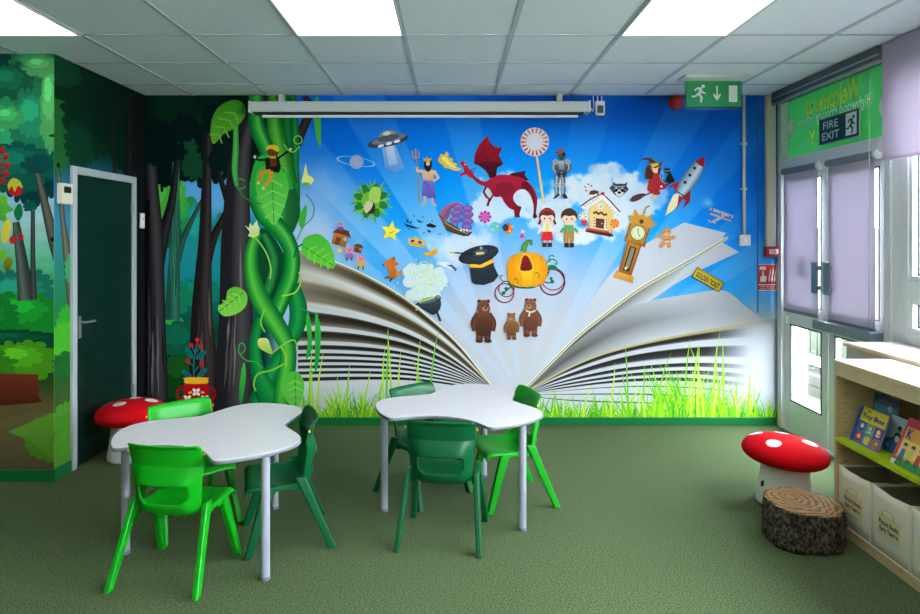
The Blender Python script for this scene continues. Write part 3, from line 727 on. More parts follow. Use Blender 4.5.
# dragon and its flame
B.poly([(438, 160), (441, 154), (445, 155), (446, 151.5), (449, 154), (448, 157), (453, 159), (452, 162), (457, 164), (456, 166.5), (462, 169.5), (457, 171), (452, 170), (448, 168), (445, 168.5), (443, 165), (440, 163.5)], (222, 176, 60), (240, 204, 90), True, 0)
B.sm([(441, 158), (446, 157), (450, 162), (456, 168), (448, 165)], (246, 222, 120))
B.poly([(474, 164), (474.6, 155), (479, 145), (487.5, 135.5), (489.5, 141.5), (494.5, 147), (502.5, 147.6), (498.6, 155), (503.4, 164), (496, 162), (486, 162.6), (480, 164.4)], (168, 20, 38), (122, 18, 34))
B.poly([(473.6, 163), (480, 163), (487, 161.5), (496, 161.5), (503.4, 164), (497, 168), (496, 178), (490, 178), (486, 171), (480, 166.4)], (82, 18, 34), (60, 14, 28))
B.line([(474, 163), (482, 152), (487, 137)], .7, (100, 14, 28)); B.line([(476, 163), (488, 158), (501, 149)], .6, (100, 14, 28))
B.poly([(507, 176), (512, 173), (526, 170.6), (524.6, 175), (529, 180.5), (518, 180)], (84, 20, 40), (60, 14, 30))
B.sm([(470, 171), (476, 177), (484, 181.5), (492, 178), (500, 174.6), (512, 175.6), (524, 179), (532, 186), (537, 197), (536.6, 208), (534.8, 217), (533.2, 217), (533.6, 206), (531, 196), (525.5, 190), (518.6, 190), (514, 194.6), (513.6, 200), (517.6, 205.4), (521.4, 207), (520, 212), (518.6, 217.6), (515, 216), (515.6, 211), (509, 208), (504, 202), (501, 197), (494, 196.6), (489, 188.6), (480, 184.6), (473, 179), (467.6, 173)], (178, 30, 58), (120, 20, 40))
B.sm([(498, 184), (508, 182), (515, 187), (512, 192), (506, 197), (500, 196), (495, 192)], (134, 24, 46)); B.sm([(524, 181), (532, 188), (535, 200), (534, 206), (530, 194), (522, 187)], (104, 18, 36))
B.line([(486, 187), (483.6, 192), (486.5, 197), (489.5, 199), (487.6, 206)], 2.2, (104, 18, 36), False); B.line([(493, 195), (489, 202), (487, 206)], 1.8, (120, 20, 40), False)
B.poly([(514, 208), (521, 208), (519.5, 214), (520, 218), (517, 216), (515, 218), (514.4, 214)], (112, 20, 38))
B.poly([(535.4, 212), (537.4, 217), (534, 219), (532.4, 216)], (84, 16, 30))
B.poly([(459.6, 163.6), (462, 160.8), (465.4, 162.6), (468.6, 168), (474, 174), (470, 178), (466, 174.4), (462.4, 175.6), (458.4, 176.8), (461, 173.4), (464.6, 171.6), (463, 167)], (190, 28, 50)); B.poly([(463, 167), (466, 171), (462, 173.4), (465, 171)], (40, 10, 20))
B.line([(470, 170), (475.6, 168)], .7, (70, 14, 26), False); B.line([(470.6, 171.6), (475, 171)], .7, (70, 14, 26), False); B.ell(465, 164.6, .8, .8, (240, 220, 120))
# striped lollipop
B.stem([(536.6, 155), (543.6, 203.6)], [2.2, 2.4], [(206, 176, 110), (228, 204, 150), (196, 160, 96)], 2, False)
B.ell(534.6, 142, 14.4, 14.4, (224, 216, 220), (226, 224, 234))
for k in range(18):
    a = 20*k; B.poly([(534.6+r_*math.cos(R(a+d)), 142+r_*math.sin(R(a+d))) for r_, d in ((8.4, -4), (13.6, -6), (13.6, 5), (8.4, 2))], (200, 84, 74) if k < 9 else (206, 118, 100))
# knight in armour
AR, AD, AL = (112, 116, 126), (48, 50, 58), (184, 188, 198)
B.poly([(554, 153), (558, 150), (561.6, 147.4), (563.4, 150), (560, 152.4), (556, 154)], (166, 40, 46))
for x in (555.6, 563.6):
    sx = -1 if x < 560 else 1
    B.stem([(560+sx*2.4, 176), (560+sx*3.4, 186), (560+sx*3.2, 195)], [5, 4.4, 3.4], [AD, AL, AR, AD], 3); B.poly([(559+sx*2, 194), (563+sx*2.6, 194), (562+sx*6, 198.4), (558+sx*5.6, 199)], AD); B.ell(560.4+sx*3.2, 185, 2.4, 2, AL, AR)
B.stem([(555.4, 161), (553.6, 168), (556, 172), (560, 173)], [4.4, 4, 3.4, 3], [AD, AL, AR, AD], 3); B.stem([(567.4, 161), (569.4, 168), (566, 172), (562, 173)], [4.4, 4, 3.4, 3], [AD, AL, AR, AD], 3)
B.poly([(556, 160), (567, 160), (568, 168), (565.6, 177), (557.4, 177), (555, 168)], AR, AD); B.poly([(558, 161), (564, 161), (564, 170), (559, 170)], AL, AR); B.ell(555.4, 162, 2.8, 2.4, AL, AR); B.ell(567.6, 162, 2.8, 2.4, AL, AR)
B.sm([(558, 151), (562, 149.6), (565, 152), (565.4, 157), (562, 160), (558.4, 158)], AR, AD); B.poly([(562, 153), (565.4, 153), (565, 156), (562, 156)], (30, 30, 36))
B.line([(561.4, 172), (561.6, 199)], 1.4, (140, 146, 158), False); B.line([(557, 174), (566, 174)], 1.2, (40, 40, 46), False)
# chestnut in spiky leaves
for k in range(30):
    a = R(k*12+5); r1 = 21.5+3*math.sin(k*2.3); a1, a2 = a-R(13), a+R(13)
    B.poly([(371+10*math.cos(a1), 201+10*math.sin(a1)), (371+r1*math.cos(a), 201+r1*math.sin(a)), (371+10*math.cos(a2), 201+10*math.sin(a2))], (118, 192, 46) if k % 2 else (84, 166, 44))
for k in range(8):
    a = 45*k+20; B.ell(371+12*math.cos(R(a)), 201+12*math.sin(R(a)), 5.8, 3.4, (36, 112, 56), (44, 128, 58), a)
B.ell(371, 201, 9.6, 9.6, (110, 182, 52)); B.sm([(372, 188), (378, 187), (381, 192), (380, 199), (378, 203), (370, 201), (369, 195)], (168, 204, 96)); B.sm([(366, 204), (371, 201), (375, 205), (375, 212), (370, 214), (365, 211)], (72, 44, 40)); B.sm([(364, 206), (368, 201), (373, 203), (371, 209), (366, 213)], (206, 198, 160))
# star, crown, lamp, birds
B.poly([(391+(10.6 if k % 2 == 0 else 5)*math.sin(R(36*k+10)), 231.4-(10.6 if k % 2 == 0 else 5)*math.cos(R(36*k+10))) for k in range(10)], (244, 226, 62)); B.line([(389, 232), (391, 233), (394, 231)], .6, (150, 120, 20))
B.poly([(408, 237), (412, 239.4), (416.4, 236.6), (420, 240.4), (425.4, 240), (423.4, 247.6), (409, 244.8)], (240, 184, 50)); B.ell(412.6, 241, 2.2, 1.3, (40, 60, 190), None, -10); B.ell(420, 242.4, 2.2, 1.3, (40, 60, 190), None, 24); B.line([(409.6, 243), (423, 246)], .8, (196, 110, 30), False)
B.sm([(422, 253.4), (430, 251.6), (436.6, 248.4), (436.8, 253), (432, 256), (427, 255.4)], (244, 186, 44), (230, 150, 30))
for pts in ([(402.6, 222), (407, 224.6), (413, 226), (420.6, 228.8), (414, 228.4), (407, 226.6)], [(416, 219), (420, 221), (424, 222), (419, 222.6)], [(426, 225), (430, 223), (437, 226), (434, 228), (428, 227)], [(427, 229), (431.6, 231.6), (428.6, 233)], [(407, 218.6), (409.4, 223), (406.4, 222)], [(412.6, 219.6), (411, 224), (409.8, 223)]):
    B.poly(pts, (34, 36, 46))
for x, y in ((402, 216.4), (414, 216), (423, 217), (409, 229), (424, 233), (440, 234), (432, 221)): B.ell(x, y, .8, .7, (60, 70, 90))
B.sm([(438, 262), (446, 262), (452, 265), (455, 270), (449, 268), (443, 266)], (226, 230, 238)); B.poly([(446, 265), (452, 264.6), (457, 269), (455.6, 271.4), (451, 267)], (92, 98, 112)); B.ell(443, 271.6, 2.4, 1.1, (240, 170, 60), None, 20)
# sailing ship
B.sm([(440, 216), (444, 208), (452, 203), (461, 202.6), (454, 208), (450, 216), (446, 221)], (206, 92, 116), (170, 80, 130)); B.sm([(446, 217), (450, 209), (458, 203.6), (463, 204), (456, 210), (452, 219), (449, 221)], (96, 186, 196)); B.sm([(443, 217), (448, 208), (455, 203.6), (459, 203.4), (452, 209), (448, 219)], (120, 84, 140))
B.line([(458, 203), (457, 230)], .9, (90, 70, 60), False); B.line([(467, 203), (467, 232)], .9, (90, 70, 60), False)
for x, y, rx, ry, r in ((458, 207, 5.4, 3.2, -6), (467.6, 208.6, 5.4, 3.2, 0), (456.4, 213, 6, 3.8, -6), (467.6, 214.4, 6, 3.8, 4), (455.6, 219.6, 6, 3.8, -4), (467.4, 221.2, 6, 4, 6), (466.6, 227, 5.4, 3.4, 8)):
    B.ell(x, y, rx, ry, (108, 72, 150), (166, 128, 200), r); B.ell(x-.6, y+1.4, rx*.8, ry*.45, (126, 88, 168), None, r)
B.poly([(438.6, 214.6), (445, 220.6), (452, 223.6), (458, 228), (468, 232.4), (473, 231.4), (469, 236), (463, 236), (452, 232.8), (446.4, 230.4)], (120, 86, 62), (72, 50, 38)); B.line([(441, 217), (447, 224), (456, 229), (468, 234)], .8, (190, 160, 110), False); B.line([(438.4, 214), (445, 221)], .9, (80, 56, 44), False)
for x in (461, 464, 467): B.ell(x, 230, 1, 1.2, (230, 226, 220))
# little creatures under the dragon
for k in range(8): B.ell(485+4.6*math.cos(R(45*k)), 217+4.6*math.sin(R(45*k)), 1.9, 1.5, (196, 60, 160), None, 45*k)
B.ell(485, 217, 3.4, 3.2, (214, 96, 180)); B.sm([(490, 226), (494, 222), (500, 225), (499, 231), (493, 232)], (96, 190, 190)); B.ell(497, 226, 1.2, 1.2, (240, 190, 190)); B.ell(492, 230, 3, 2, (130, 206, 206))
B.ell(508, 229, 4.8, 5, (226, 96, 30), (240, 130, 36)); B.ell(505.6, 227.6, 3, 3.6, (44, 60, 92)); B.poly([(508, 222), (511, 224), (507, 226)], (220, 70, 40)); B.ell(510, 231, 1, 1, (250, 226, 120)); B.ell(512, 227, .8, .8, (250, 226, 120))
B.ell(522.5, 231.4, 1.7, 1.7, (232, 190, 190)); B.poly([(522, 233), (525, 238), (519, 237.6)], (206, 30, 120)); B.line([(519.6, 234), (525.6, 231.6)], .7, (220, 180, 190), False); B.ell(471, 242.6, 1.2, 1.2, (244, 226, 150))
# top hat with wand
B.poly([(468.6, 262), (493, 256), (494, 266), (498.4, 275.4), (494, 281.4), (484, 285), (475, 284.4), (471.6, 282)], (48, 56, 68), (34, 40, 50))
B.poly([(468.4, 263), (480, 265), (493, 258.6), (493.6, 262.4), (482, 267.6), (470, 267.4)], (240, 182, 40))
B.ell(478.6, 254.6, 20.6, 8.6, (36, 42, 52), (52, 60, 72), -14); B.ell(479.8, 252.6, 10.6, 4.8, (22, 26, 34), (90, 112, 140), -14); B.line([(449, 252.4), (455, 252.8)], 1.6, (226, 196, 60), False); B.line([(455, 252.8), (476, 254)], 1.4, (30, 30, 36), False); B.line([(476, 253.6), (484, 253)], 2, (232, 196, 50), False); B.ell(481, 248, 1.4, 1.4, (150, 170, 180))
# pumpkin coach (no passenger)
B.line([(508, 283), (514, 286), (522, 287.6), (534, 287), (543, 281), (549, 271)], 1.8, (22, 104, 54)); B.line([(540, 281), (550, 283)], 1.4, (22, 104, 54)); B.line([(514, 284), (507, 290), (503, 293)], 1.4, (22, 104, 54))
B.line([(545, 266), (549, 260), (555, 260), (557, 264), (554, 263.6)], 1.1, (40, 118, 72)); B.line([(550, 262), (549, 257), (552, 255), (554, 257)], 1.0, (40, 118, 72)); B.line([(512, 281), (503, 281), (500, 277), (503, 275)], 1.0, (40, 118, 72))
B.ring(504.4, 293, 10, 10, 1.1, (130, 34, 42)); B.ring(506.4, 289, 8.2, 8.2, 1.0, (130, 34, 42)); B.ring(552, 282, 13.2, 13.6, 1.4, (130, 30, 38)); B.ring(553, 279, 12, 11.4, 1.0, (130, 34, 42)); B.ell(552, 281.6, 2, 2, (22, 104, 54)); B.ell(551, 278.4, 1.6, 1.6, (22, 104, 54)); B.ell(503.4, 293, 2, 1.8, (22, 104, 54)); B.ell(506, 288.6, 1.8, 1.6, (22, 104, 54)); B.ell(552.4, 267.4, 4.6, 2.6, (26, 112, 62), None, 10)
B.ell(514, 270, 7.4, 15, (226, 142, 14), (240, 160, 26)); B.ell(540, 270, 7.4, 15, (222, 138, 14), (244, 166, 30)); B.ell(520, 269.6, 8.4, 17.4, (232, 148, 12), (246, 170, 28)); B.ell(534.4, 269.6, 8.4, 17.4, (232, 150, 12), (248, 176, 40)); B.ell(527, 269.4, 8.6, 18, (236, 150, 10), (250, 182, 36))
B.poly(curve([(521.5, 257), (524.6, 253.8), (527.6, 254.6), (531, 259), (533.6, 270.6), (519.6, 271.6), (519.6, 264)], True, 3), (226, 190, 60)); B.poly(curve([(522.2, 258), (524.8, 255.2), (527.2, 256), (530, 260), (532, 269.4), (520.8, 270.4), (520.8, 264)], True, 3), (140, 28, 38), (112, 20, 30)); B.poly([(521, 272), (532, 271), (532.6, 284), (523, 285)], (246, 190, 40), (234, 164, 24))
B.stem([(523, 252), (525, 246), (527, 242), (530.6, 241), (531.6, 244), (529.6, 244.4)], [6, 4.6, 3, 2, 1.4], [(48, 110, 40), (96, 150, 56), (40, 96, 40)])
for x, y in ((517, 280), (538, 274)): B.line([(x, y+4), (x+1, y), (x-2, y-2), (x-2, y+.4)], .9, (60, 120, 40))
# gingerbread cottage
B.poly([(585, 231.6), (586, 228.4), (612, 233.6), (613.6, 236.4), (610, 236.8)], (88, 46, 34)); B.poly([(587, 228), (592, 228), (609, 231.4), (609, 233), (586, 229.6)], (214, 60, 80))
B.poly([(589, 209), (602, 195.6), (613.6, 213), (611, 231.6), (589, 228)], (238, 206, 132), (228, 190, 116))
B.poly([(591, 197), (598, 194.6), (597, 202.6), (591.6, 206)], (238, 190, 100)); B.poly([(588.6, 194.6), (590, 191), (594, 190), (598.6, 191.4), (598, 195)], (90, 60, 50)); B.poly([(589.6, 195.6), (597, 193.6), (596.4, 197), (594, 195.4), (592, 198)], (236, 236, 240))
B.poly([(580.6, 207.6), (584, 203.6), (602, 193.6), (618, 211), (619.6, 213), (616, 216), (602.4, 199), (588, 208.6), (583, 209)], (238, 232, 234)); B.line([(581, 206), (590, 199.6), (602, 193.4), (611, 202), (619.6, 212)], 1.3, (96, 52, 44), False)
for i in range(6): B.ell(605+i*2.5, 203+i*2.4, .9, .9, (190, 180, 190)); B.ell(585+i*2.6, 206-i*1.6, .9, .9, (190, 180, 190))
B.ell(602.4, 193.6, 1.8, 1.6, (200, 30, 50)); B.ell(600.6, 206.4, 2.6, 2.6, (240, 240, 244)); B.ell(600.6, 206.4, 1.7, 1.7, (140, 190, 220)); B.poly([(594, 217), (607, 219), (606.6, 229.6), (593.6, 227.4)], (240, 226, 214)); B.poly([(595.6, 218), (604.4, 219), (603.6, 229), (595.4, 227.6)], (92, 54, 46))
for i in range(4): B.ell(594.4, 218+i*2.7, .9, .8, (200, 60, 70)); B.ell(606, 220+i*2.5, .9, .8, (200, 60, 70))
B.line([(593, 213.6), (596, 212), (598, 214), (601, 212.6), (604, 215), (607, 214)], 1.9, (96, 52, 40)); B.ell(601.6, 223.6, .7, .7, (240, 200, 90)); B.ell(582.6, 216.6, 4, 4, (232, 226, 210))
for k in range(6): B.ell(582.6+2.6*math.cos(R(60*k)), 216.6+2.6*math.sin(R(60*k)), 1.1, .7, (206, 120, 90), None, 60*k)
B.poly([(581, 219.6), (587, 220.6), (586, 226), (582, 225)], (206, 50, 60)); B.line([(614.4, 223), (611, 233)], 1.3, (226, 150, 80), False); B.ell(614.4, 223.4, 4.6, 4.6, (222, 110, 40))
for k in range(6): B.poly([(614.4, 223.4), (614.4+4.4*math.cos(R(60*k)), 223.4+4.4*math.sin(R(60*k))), (614.4+4.4*math.cos(R(60*k+26)), 223.4+4.4*math.sin(R(60*k+26)))], (244, 170, 80))
for x, y in ((585, 187), (588, 184.4), (591, 186), (586, 190.6)): B.ell(x, y, 1.1, .8, (206, 60, 70), None, 30)
# raccoon face
B.poly([(609, 188), (613, 184), (611, 181.4), (616, 184), (620, 183.6), (624, 184), (627.6, 182), (626, 186), (628.6, 189.4), (624, 194), (619, 198), (613.6, 194)], (60, 58, 64)); B.poly([(612.6, 190), (616, 187.4), (619, 190), (622, 187.6), (625.6, 190.6), (622, 195), (619, 197.6), (616, 195)], (206, 204, 210)); B.ell(615.4, 190.4, 2.6, 1.7, (30, 28, 32), None, -20); B.ell(622.6, 190.6, 2.6, 1.7, (30, 28, 32), None, 20); B.ell(619, 192.6, 1.8, 1.3, (30, 26, 28)); B.line([(613, 186), (619, 187), (625, 186)], 1, (150, 148, 156))
# two children
def child(x, y, hair, top, low, girl):
    F_ = (242, 206, 190)
    if girl:
        B.line([(x-6, y+3), (x-8.4, y+9)], 2.4, hair, False); B.line([(x+6, y+3), (x+8.4, y+9)], 2.4, hair, False)
    for sx in (-1, 1):
        B.line([(x+sx*5, y+12), (x+sx*8.4, y+16.4)], 3, top if not girl else (240, 226, 214), False); B.ell(x+sx*9, y+17.4, 1.4, 1.4, F_)
        B.line([(x+sx*2.4, y+22), (x+sx*2.4, y+29)], 2.4 if girl else 3.4, F_ if girl else low, False); B.poly([(x+sx*2.6-2.2, y+27), (x+sx*2.6+2.2, y+27), (x+sx*2.6+2.2, y+31.4), (x+sx*2.6-2.2, y+31.4)], (60, 40, 34))
    B.poly([(x-4.4, y+9), (x+4.4, y+9), (x+5, y+18), (x-5, y+18)], (240, 230, 220) if girl else top)
    if girl: B.poly([(x-4.6, y+16), (x+4.6, y+16), (x+6, y+25), (x-6, y+25)], (206, 40, 42)); B.poly([(x-2, y+9), (x+2, y+9), (x+2, y+16), (x-2, y+16)], (244, 206, 120))
    else: B.poly([(x-4.8, y+15), (x+4.8, y+15), (x+5, y+25), (x+.6, y+25), (x, y+21), (x-.6, y+25), (x-5, y+25)], low); B.line([(x-3, y+9), (x-3, y+16)], 1.2, low, False); B.line([(x+3, y+9), (x+3, y+16)], 1.2, low, False)
    B.ell(x, y+2.4, 6.8, 6.6, F_); B.sm([(x-8, y+3), (x-7, y-4), (x, y-8), (x+7, y-4), (x+8, y+3), (x+5, y-.4), (x, y+.2), (x-5, y-.4)], hair)
    if girl: B.line([(x-7, y-2.4), (x, y-6), (x+7, y-2.4)], 1.7, (196, 40, 40))
    B.ell(x-2.6, y+3, .8, .9, (40, 30, 30)); B.ell(x+2.6, y+3, .8, .9, (40, 30, 30)); B.ell(x-4.2, y+5, 1.2, .8, (240, 170, 170)); B.ell(x+4.2, y+5, 1.2, .8, (240, 170, 170))
child(547, 215.6, (96, 50, 36), (240, 230, 220), (206, 40, 42), True)
child(569, 216, (74, 46, 32), (66, 178, 110), (176, 128, 76), False)
# witch on a broom with a black cat
B.line([(641, 197), (650, 193), (660, 188), (674, 181)], 1.4, (84, 46, 42), False); B.sm([(629.6, 200), (633, 196), (640, 193.6), (645, 194), (643, 197), (638, 200.4), (632, 202)], (80, 50, 46))
B.poly([(651, 172), (657, 171), (661, 181), (667, 186), (665, 189), (659, 190), (660, 194), (656, 196), (650, 193), (646.6, 190), (648, 182)], (184, 44, 52), (156, 34, 44)); B.sm([(646, 175), (650, 169), (653, 173), (651, 179), (645, 178)], (84, 40, 30))
B.line([(653, 194), (650, 199)], 1.4, (236, 206, 150), False); B.line([(656, 195), (653, 200)], 1.4, (236, 206, 150), False); B.ell(661, 186.6, 1.3, 1.1, (240, 206, 160))
B.ell(655.6, 169.6, 3.8, 3.6, (240, 208, 150)); B.poly([(645.6, 167), (650, 164.6), (648, 160), (643, 160), (638, 160.6), (645, 157.6), (650, 158), (655, 161.6), (659, 163.4), (662.6, 160.6), (661, 166), (655, 168.4)], (96, 48, 44)); B.poly([(649.6, 164), (657, 163), (659, 165), (652, 168)], (226, 196, 60)); B.sm([(646, 168), (650, 168), (650.6, 176), (645, 179)], (90, 44, 34)); B.sm([(658, 168), (660.6, 168), (659, 175), (657.4, 173)], (90, 44, 34))
B.sm([(665, 181), (667, 175), (669.6, 172), (672, 176), (674, 181), (669, 183)], (26, 26, 30)); B.ell(666.6, 171, 2.9, 2.3, (24, 24, 28)); B.poly([(664, 170), (664.4, 167), (666, 169)], (24, 24, 28)); B.poly([(667, 169), (669, 167.4), (669.4, 170.6)], (24, 24, 28)); B.ell(665.6, 171, .6, .5, (220, 226, 60)); B.ell(667.8, 171, .6, .5, (220, 226, 60)); B.line([(665, 182), (661, 179), (661.6, 175)], .9, (24, 24, 28))
# rocket
def rk(u, v):                              # u along the axis, v across
    ax, ay = (704.6-664.6)/72, (156-216)/72; return (664.6+u*ax-v*ay, 216+u*ay+v*ax)
B.poly([rk(0, 0), rk(10, 4), rk(24, 5), rk(26, 2.6), rk(26, -2.6), rk(22, -4.6), rk(10, -3)], (240, 220, 140), (246, 238, 214), True, -60)
B.poly([rk(25, -3), rk(29, -10), rk(22, -12.6), rk(30, -12), rk(38, -7), rk(38, -4)], (176, 36, 44)); B.poly([rk(25, 3), rk(24, 9), rk(15, 11), rk(26, 12.6), rk(36, 7), rk(36, 4)], (150, 28, 36)); B.poly([rk(12, 6), rk(26, -.6), rk(33, 2.6), rk(24, 5)], (186, 40, 48))
B.stem([rk(25, 0), rk(36, 0), rk(48, 0), rk(58, 0), rk(66, 0)], [7, 14.6, 15.4, 13, 8.6], [(90, 116, 146), (200, 216, 228), (150, 180, 206), (70, 100, 136)], 4)
B.poly([rk(62, -5.4), rk(72, 0), rk(62, 5.4), rk(61, 0)], (166, 30, 40)); B.line([rk(27, -4.6), rk(27, 4.6)], 1.2, (60, 70, 84), False)
for u in (39, 47.6, 56): B.ell(*rk(u, -2), 1.9, 1.9, (120, 130, 140)); B.ell(*rk(u, -2), 1.35, 1.35, (26, 34, 46))
# biplane
PL = (190, 190, 204)
B.poly([(708.6, 209.6), (711, 207.8), (733, 215.6), (731.6, 218.4)], PL); B.poly([(709, 214.6), (711, 212.6), (731, 220.4), (730, 221.8)], (170, 172, 190)); B.stem([(724, 215), (714, 221), (709, 221.6)], [3.4, 2.6, 1], (180, 180, 196), 3); B.poly([(707.4, 219.6), (714, 222), (716, 223.8), (709, 222)], PL)
for p, q in (((712, 209.6), (712.4, 214)), ((720, 212), (720, 217)), ((729, 216), (728.6, 220))): B.line([p, q], .7, (110, 110, 130), False)
B.ell(712, 209.4, 1.2, 1, (190, 60, 80)); B.ell(729.6, 216.4, 1.2, 1, (190, 60, 80)); B.ell(711, 221, 1, .8, (190, 60, 80))
# longcase clock
BR, BD, BL_ = (190, 128, 44), (138, 82, 30), (220, 164, 74)
def ck(u, v): a = R(17.5); return (634+u*math.cos(a)-v*math.sin(a), 244+u*math.sin(a)+v*math.cos(a))
B.poly([ck(-7.4, -4), ck(7.4, -4), ck(6.6, 33), ck(-6.6, 33)], BR, BD); B.line([ck(-6.4, -2), ck(-5.8, 30)], 1.5, BD, False); B.line([ck(6.6, -2), ck(6, 30)], 1.5, BD, False); B.poly([ck(-3.4, 3), ck(3.4, 3), ck(3, 28), ck(-3, 28)], (44, 40, 44))
for d in (-1.4, 0, 1.4): B.line([ck(d, 4), ck(d*.9, 25)], .6, (190, 180, 150), False)
B.ell(*ck(-.8, 25.6), 1.4, 1.4, (226, 220, 190)); B.poly([ck(-9, 31), ck(9, 31), ck(10.4, 38), ck(-10.4, 38)], BL_, BR)
B.poly([ck(-11, -4), ck(11, -4), ck(11, 0), ck(-11, 0)], BR, BD); B.poly([ck(-9.4, -24), ck(9.4, -24), ck(9, -3), ck(-9, -3)], BR); B.line([ck(-9.6, -19), ck(-9.2, -3)], 1.4, BD, False); B.line([ck(9.6, -19), ck(9.2, -3)], 1.4, BD, False)
B.poly([ck(-10, -20), ck(-15, -25), ck(-9, -27), ck(-10.6, -34), ck(-4, -29), ck(0, -31), ck(4, -29), ck(8, -34.6), ck(9, -27), ck(15.6, -26), ck(10.4, -20)], (204, 142, 52)); B.ell(*ck(0, -11.6), 8, 8, BD); B.ell(*ck(0, -11.6), 7, 7, (206, 212, 170), (228, 232, 200)); B.line([ck(0, -11.6), ck(-1, -16)], .7, (60, 60, 50), False); B.line([ck(0, -11.6), ck(3, -9)], .7, (60, 60, 50), False); B.ell(*ck(0, -23.6), 2.2, 2.2, (80, 60, 50)); B.line([ck(0, -30), ck(0, -38), ck(3, -41)], 1.6, (190, 140, 90), False); B.ell(*ck(0, -33), 1.6, 1.6, (206, 150, 80))
# gingerbread biscuit
GB = (206, 142, 84)
B.ell(666.4, 232, 4.2, 4.4, GB, (226, 168, 108))
for a, b in (((666, 238), (658.6, 236)), ((667, 238), (673, 237.6)), ((665, 241), (660.6, 246)), ((668, 241), (668.6, 246))): B.line([a, b], 4, GB, False); B.ell(b[0], b[1], 2, 2, GB)
B.ell(666.4, 239.4, 3.8, 4.4, GB, (222, 164, 104)); B.ell(665, 231.4, .6, .6, (90, 50, 30)); B.ell(668, 231.6, .6, .6, (90, 50, 30)); B.line([(664, 234), (666.4, 235), (668.6, 234)], .6, (230, 220, 210)); B.line([(664, 240), (669, 239)], 1, (206, 60, 80), False); B.line([(664.4, 242), (669, 241.4)], .8, (240, 230, 230), False)
# bears
def bear(x, y, s, c, d, scarf=False, face=0):
    q = lambda u, v: (x+u*s, y+v*s)
    for sx in (-1, 1):
        B.stem([q(sx*6, -3), q(sx*13, 8), q(sx*12, 20)], [9*s, 8*s, 6.6*s], [d, c, d], 4); B.stem([q(sx*5.4, 18), q(sx*5.4, 33)], [9.4*s, 7.6*s], [d, c, d], 2, False); B.ell(*q(sx*6, 33.6), 5*s, 2.6*s, d); B.ell(*q(sx*6, -20), 2.6*s, 2.6*s, d)
    B.sm([q(-7, -6), q(7, -6), q(11, 6), q(11, 18), q(6, 26), q(-6, 26), q(-11, 18), q(-11, 6)], c, d)
    B.sm([q(-8, -14), q(-5, -20.6), q(0, -22), q(5, -20.6), q(8, -14), q(8, -6), q(0, -3), q(-8, -6)], c, None); B.ell(*q(2+face, -10), 4.6*s, 3.6*s, lerp(c, (222, 176, 136), .45)); B.ell(*q(3+face*1.3, -11.4), 1.7*s, 1.2*s, (30, 22, 20)); B.ell(*q(-1.4+face*.6, -14), .9*s, .9*s, (24, 18, 18)); B.ell(*q(4.6+face*.6, -14), .9*s, .9*s, (24, 18, 18))
    for k in range(5): B.line([q(-6+3*k, 2), q(-7+3.4*k, 14)], .5*s, d)
    if scarf: B.line([q(-7, -4), q(0, -1.6), q(7, -4)], 2.4*s, (226, 214, 190)); B.line([q(-1, -2), q(-3, 5)], 2.4*s, (226, 214, 190), False)
bear(483.6, 316, .74, (112, 66, 48), (66, 38, 30)); bear(530.6, 313, .66, (136, 84, 64), (94, 54, 42), True, -5); bear(511.4, 323, .46, (150, 100, 62), (104, 64, 42), False, -4)
# cauldron with a cloud of steam
rg = random.Random(5)
for i in range(34):
    x, y = 424+max(-15, min(15, rg.gauss(0, 10))), 281+max(-14, min(14, rg.gauss(0, 9))); r_ = rg.uniform(4, 9)
    B.ell(x, y, r_, r_*.85, lerp((204, 220, 236), (210, 226, 214), rg.random()), (214, 228, 226), 0)
for i in range(120):
    x, y = 424+rg.gauss(0, 11), 281+rg.gauss(0, 11); B.ell(x, y, .9, .7, rg.choice([(188, 214, 130), (214, 230, 180), (228, 234, 226), (200, 224, 140)]), None, 0, 0, 360, 6, i % 8 == 0)
B.ring(424, 266, 6, 5, 1.2, (196, 216, 170), 0, -160, 120)
B.sm([(417, 303), (426, 299), (438, 296.6), (441, 302), (440, 309), (434, 314.6), (428, 312), (420, 307)], (66, 74, 84), (36, 42, 50)); B.ell(429, 300, 11, 2.6, (92, 100, 112), None, -14); B.line([(419, 302), (430, 298.6), (437, 296.4)], 1.7, (176, 206, 90)); B.line([(437, 312), (440.6, 321)], 2.2, (44, 48, 56), False); B.ring(438, 298, 3, 3, 1, (50, 56, 64)); B.poly([(415, 304.6), (418, 302), (420, 306)], (60, 66, 76))
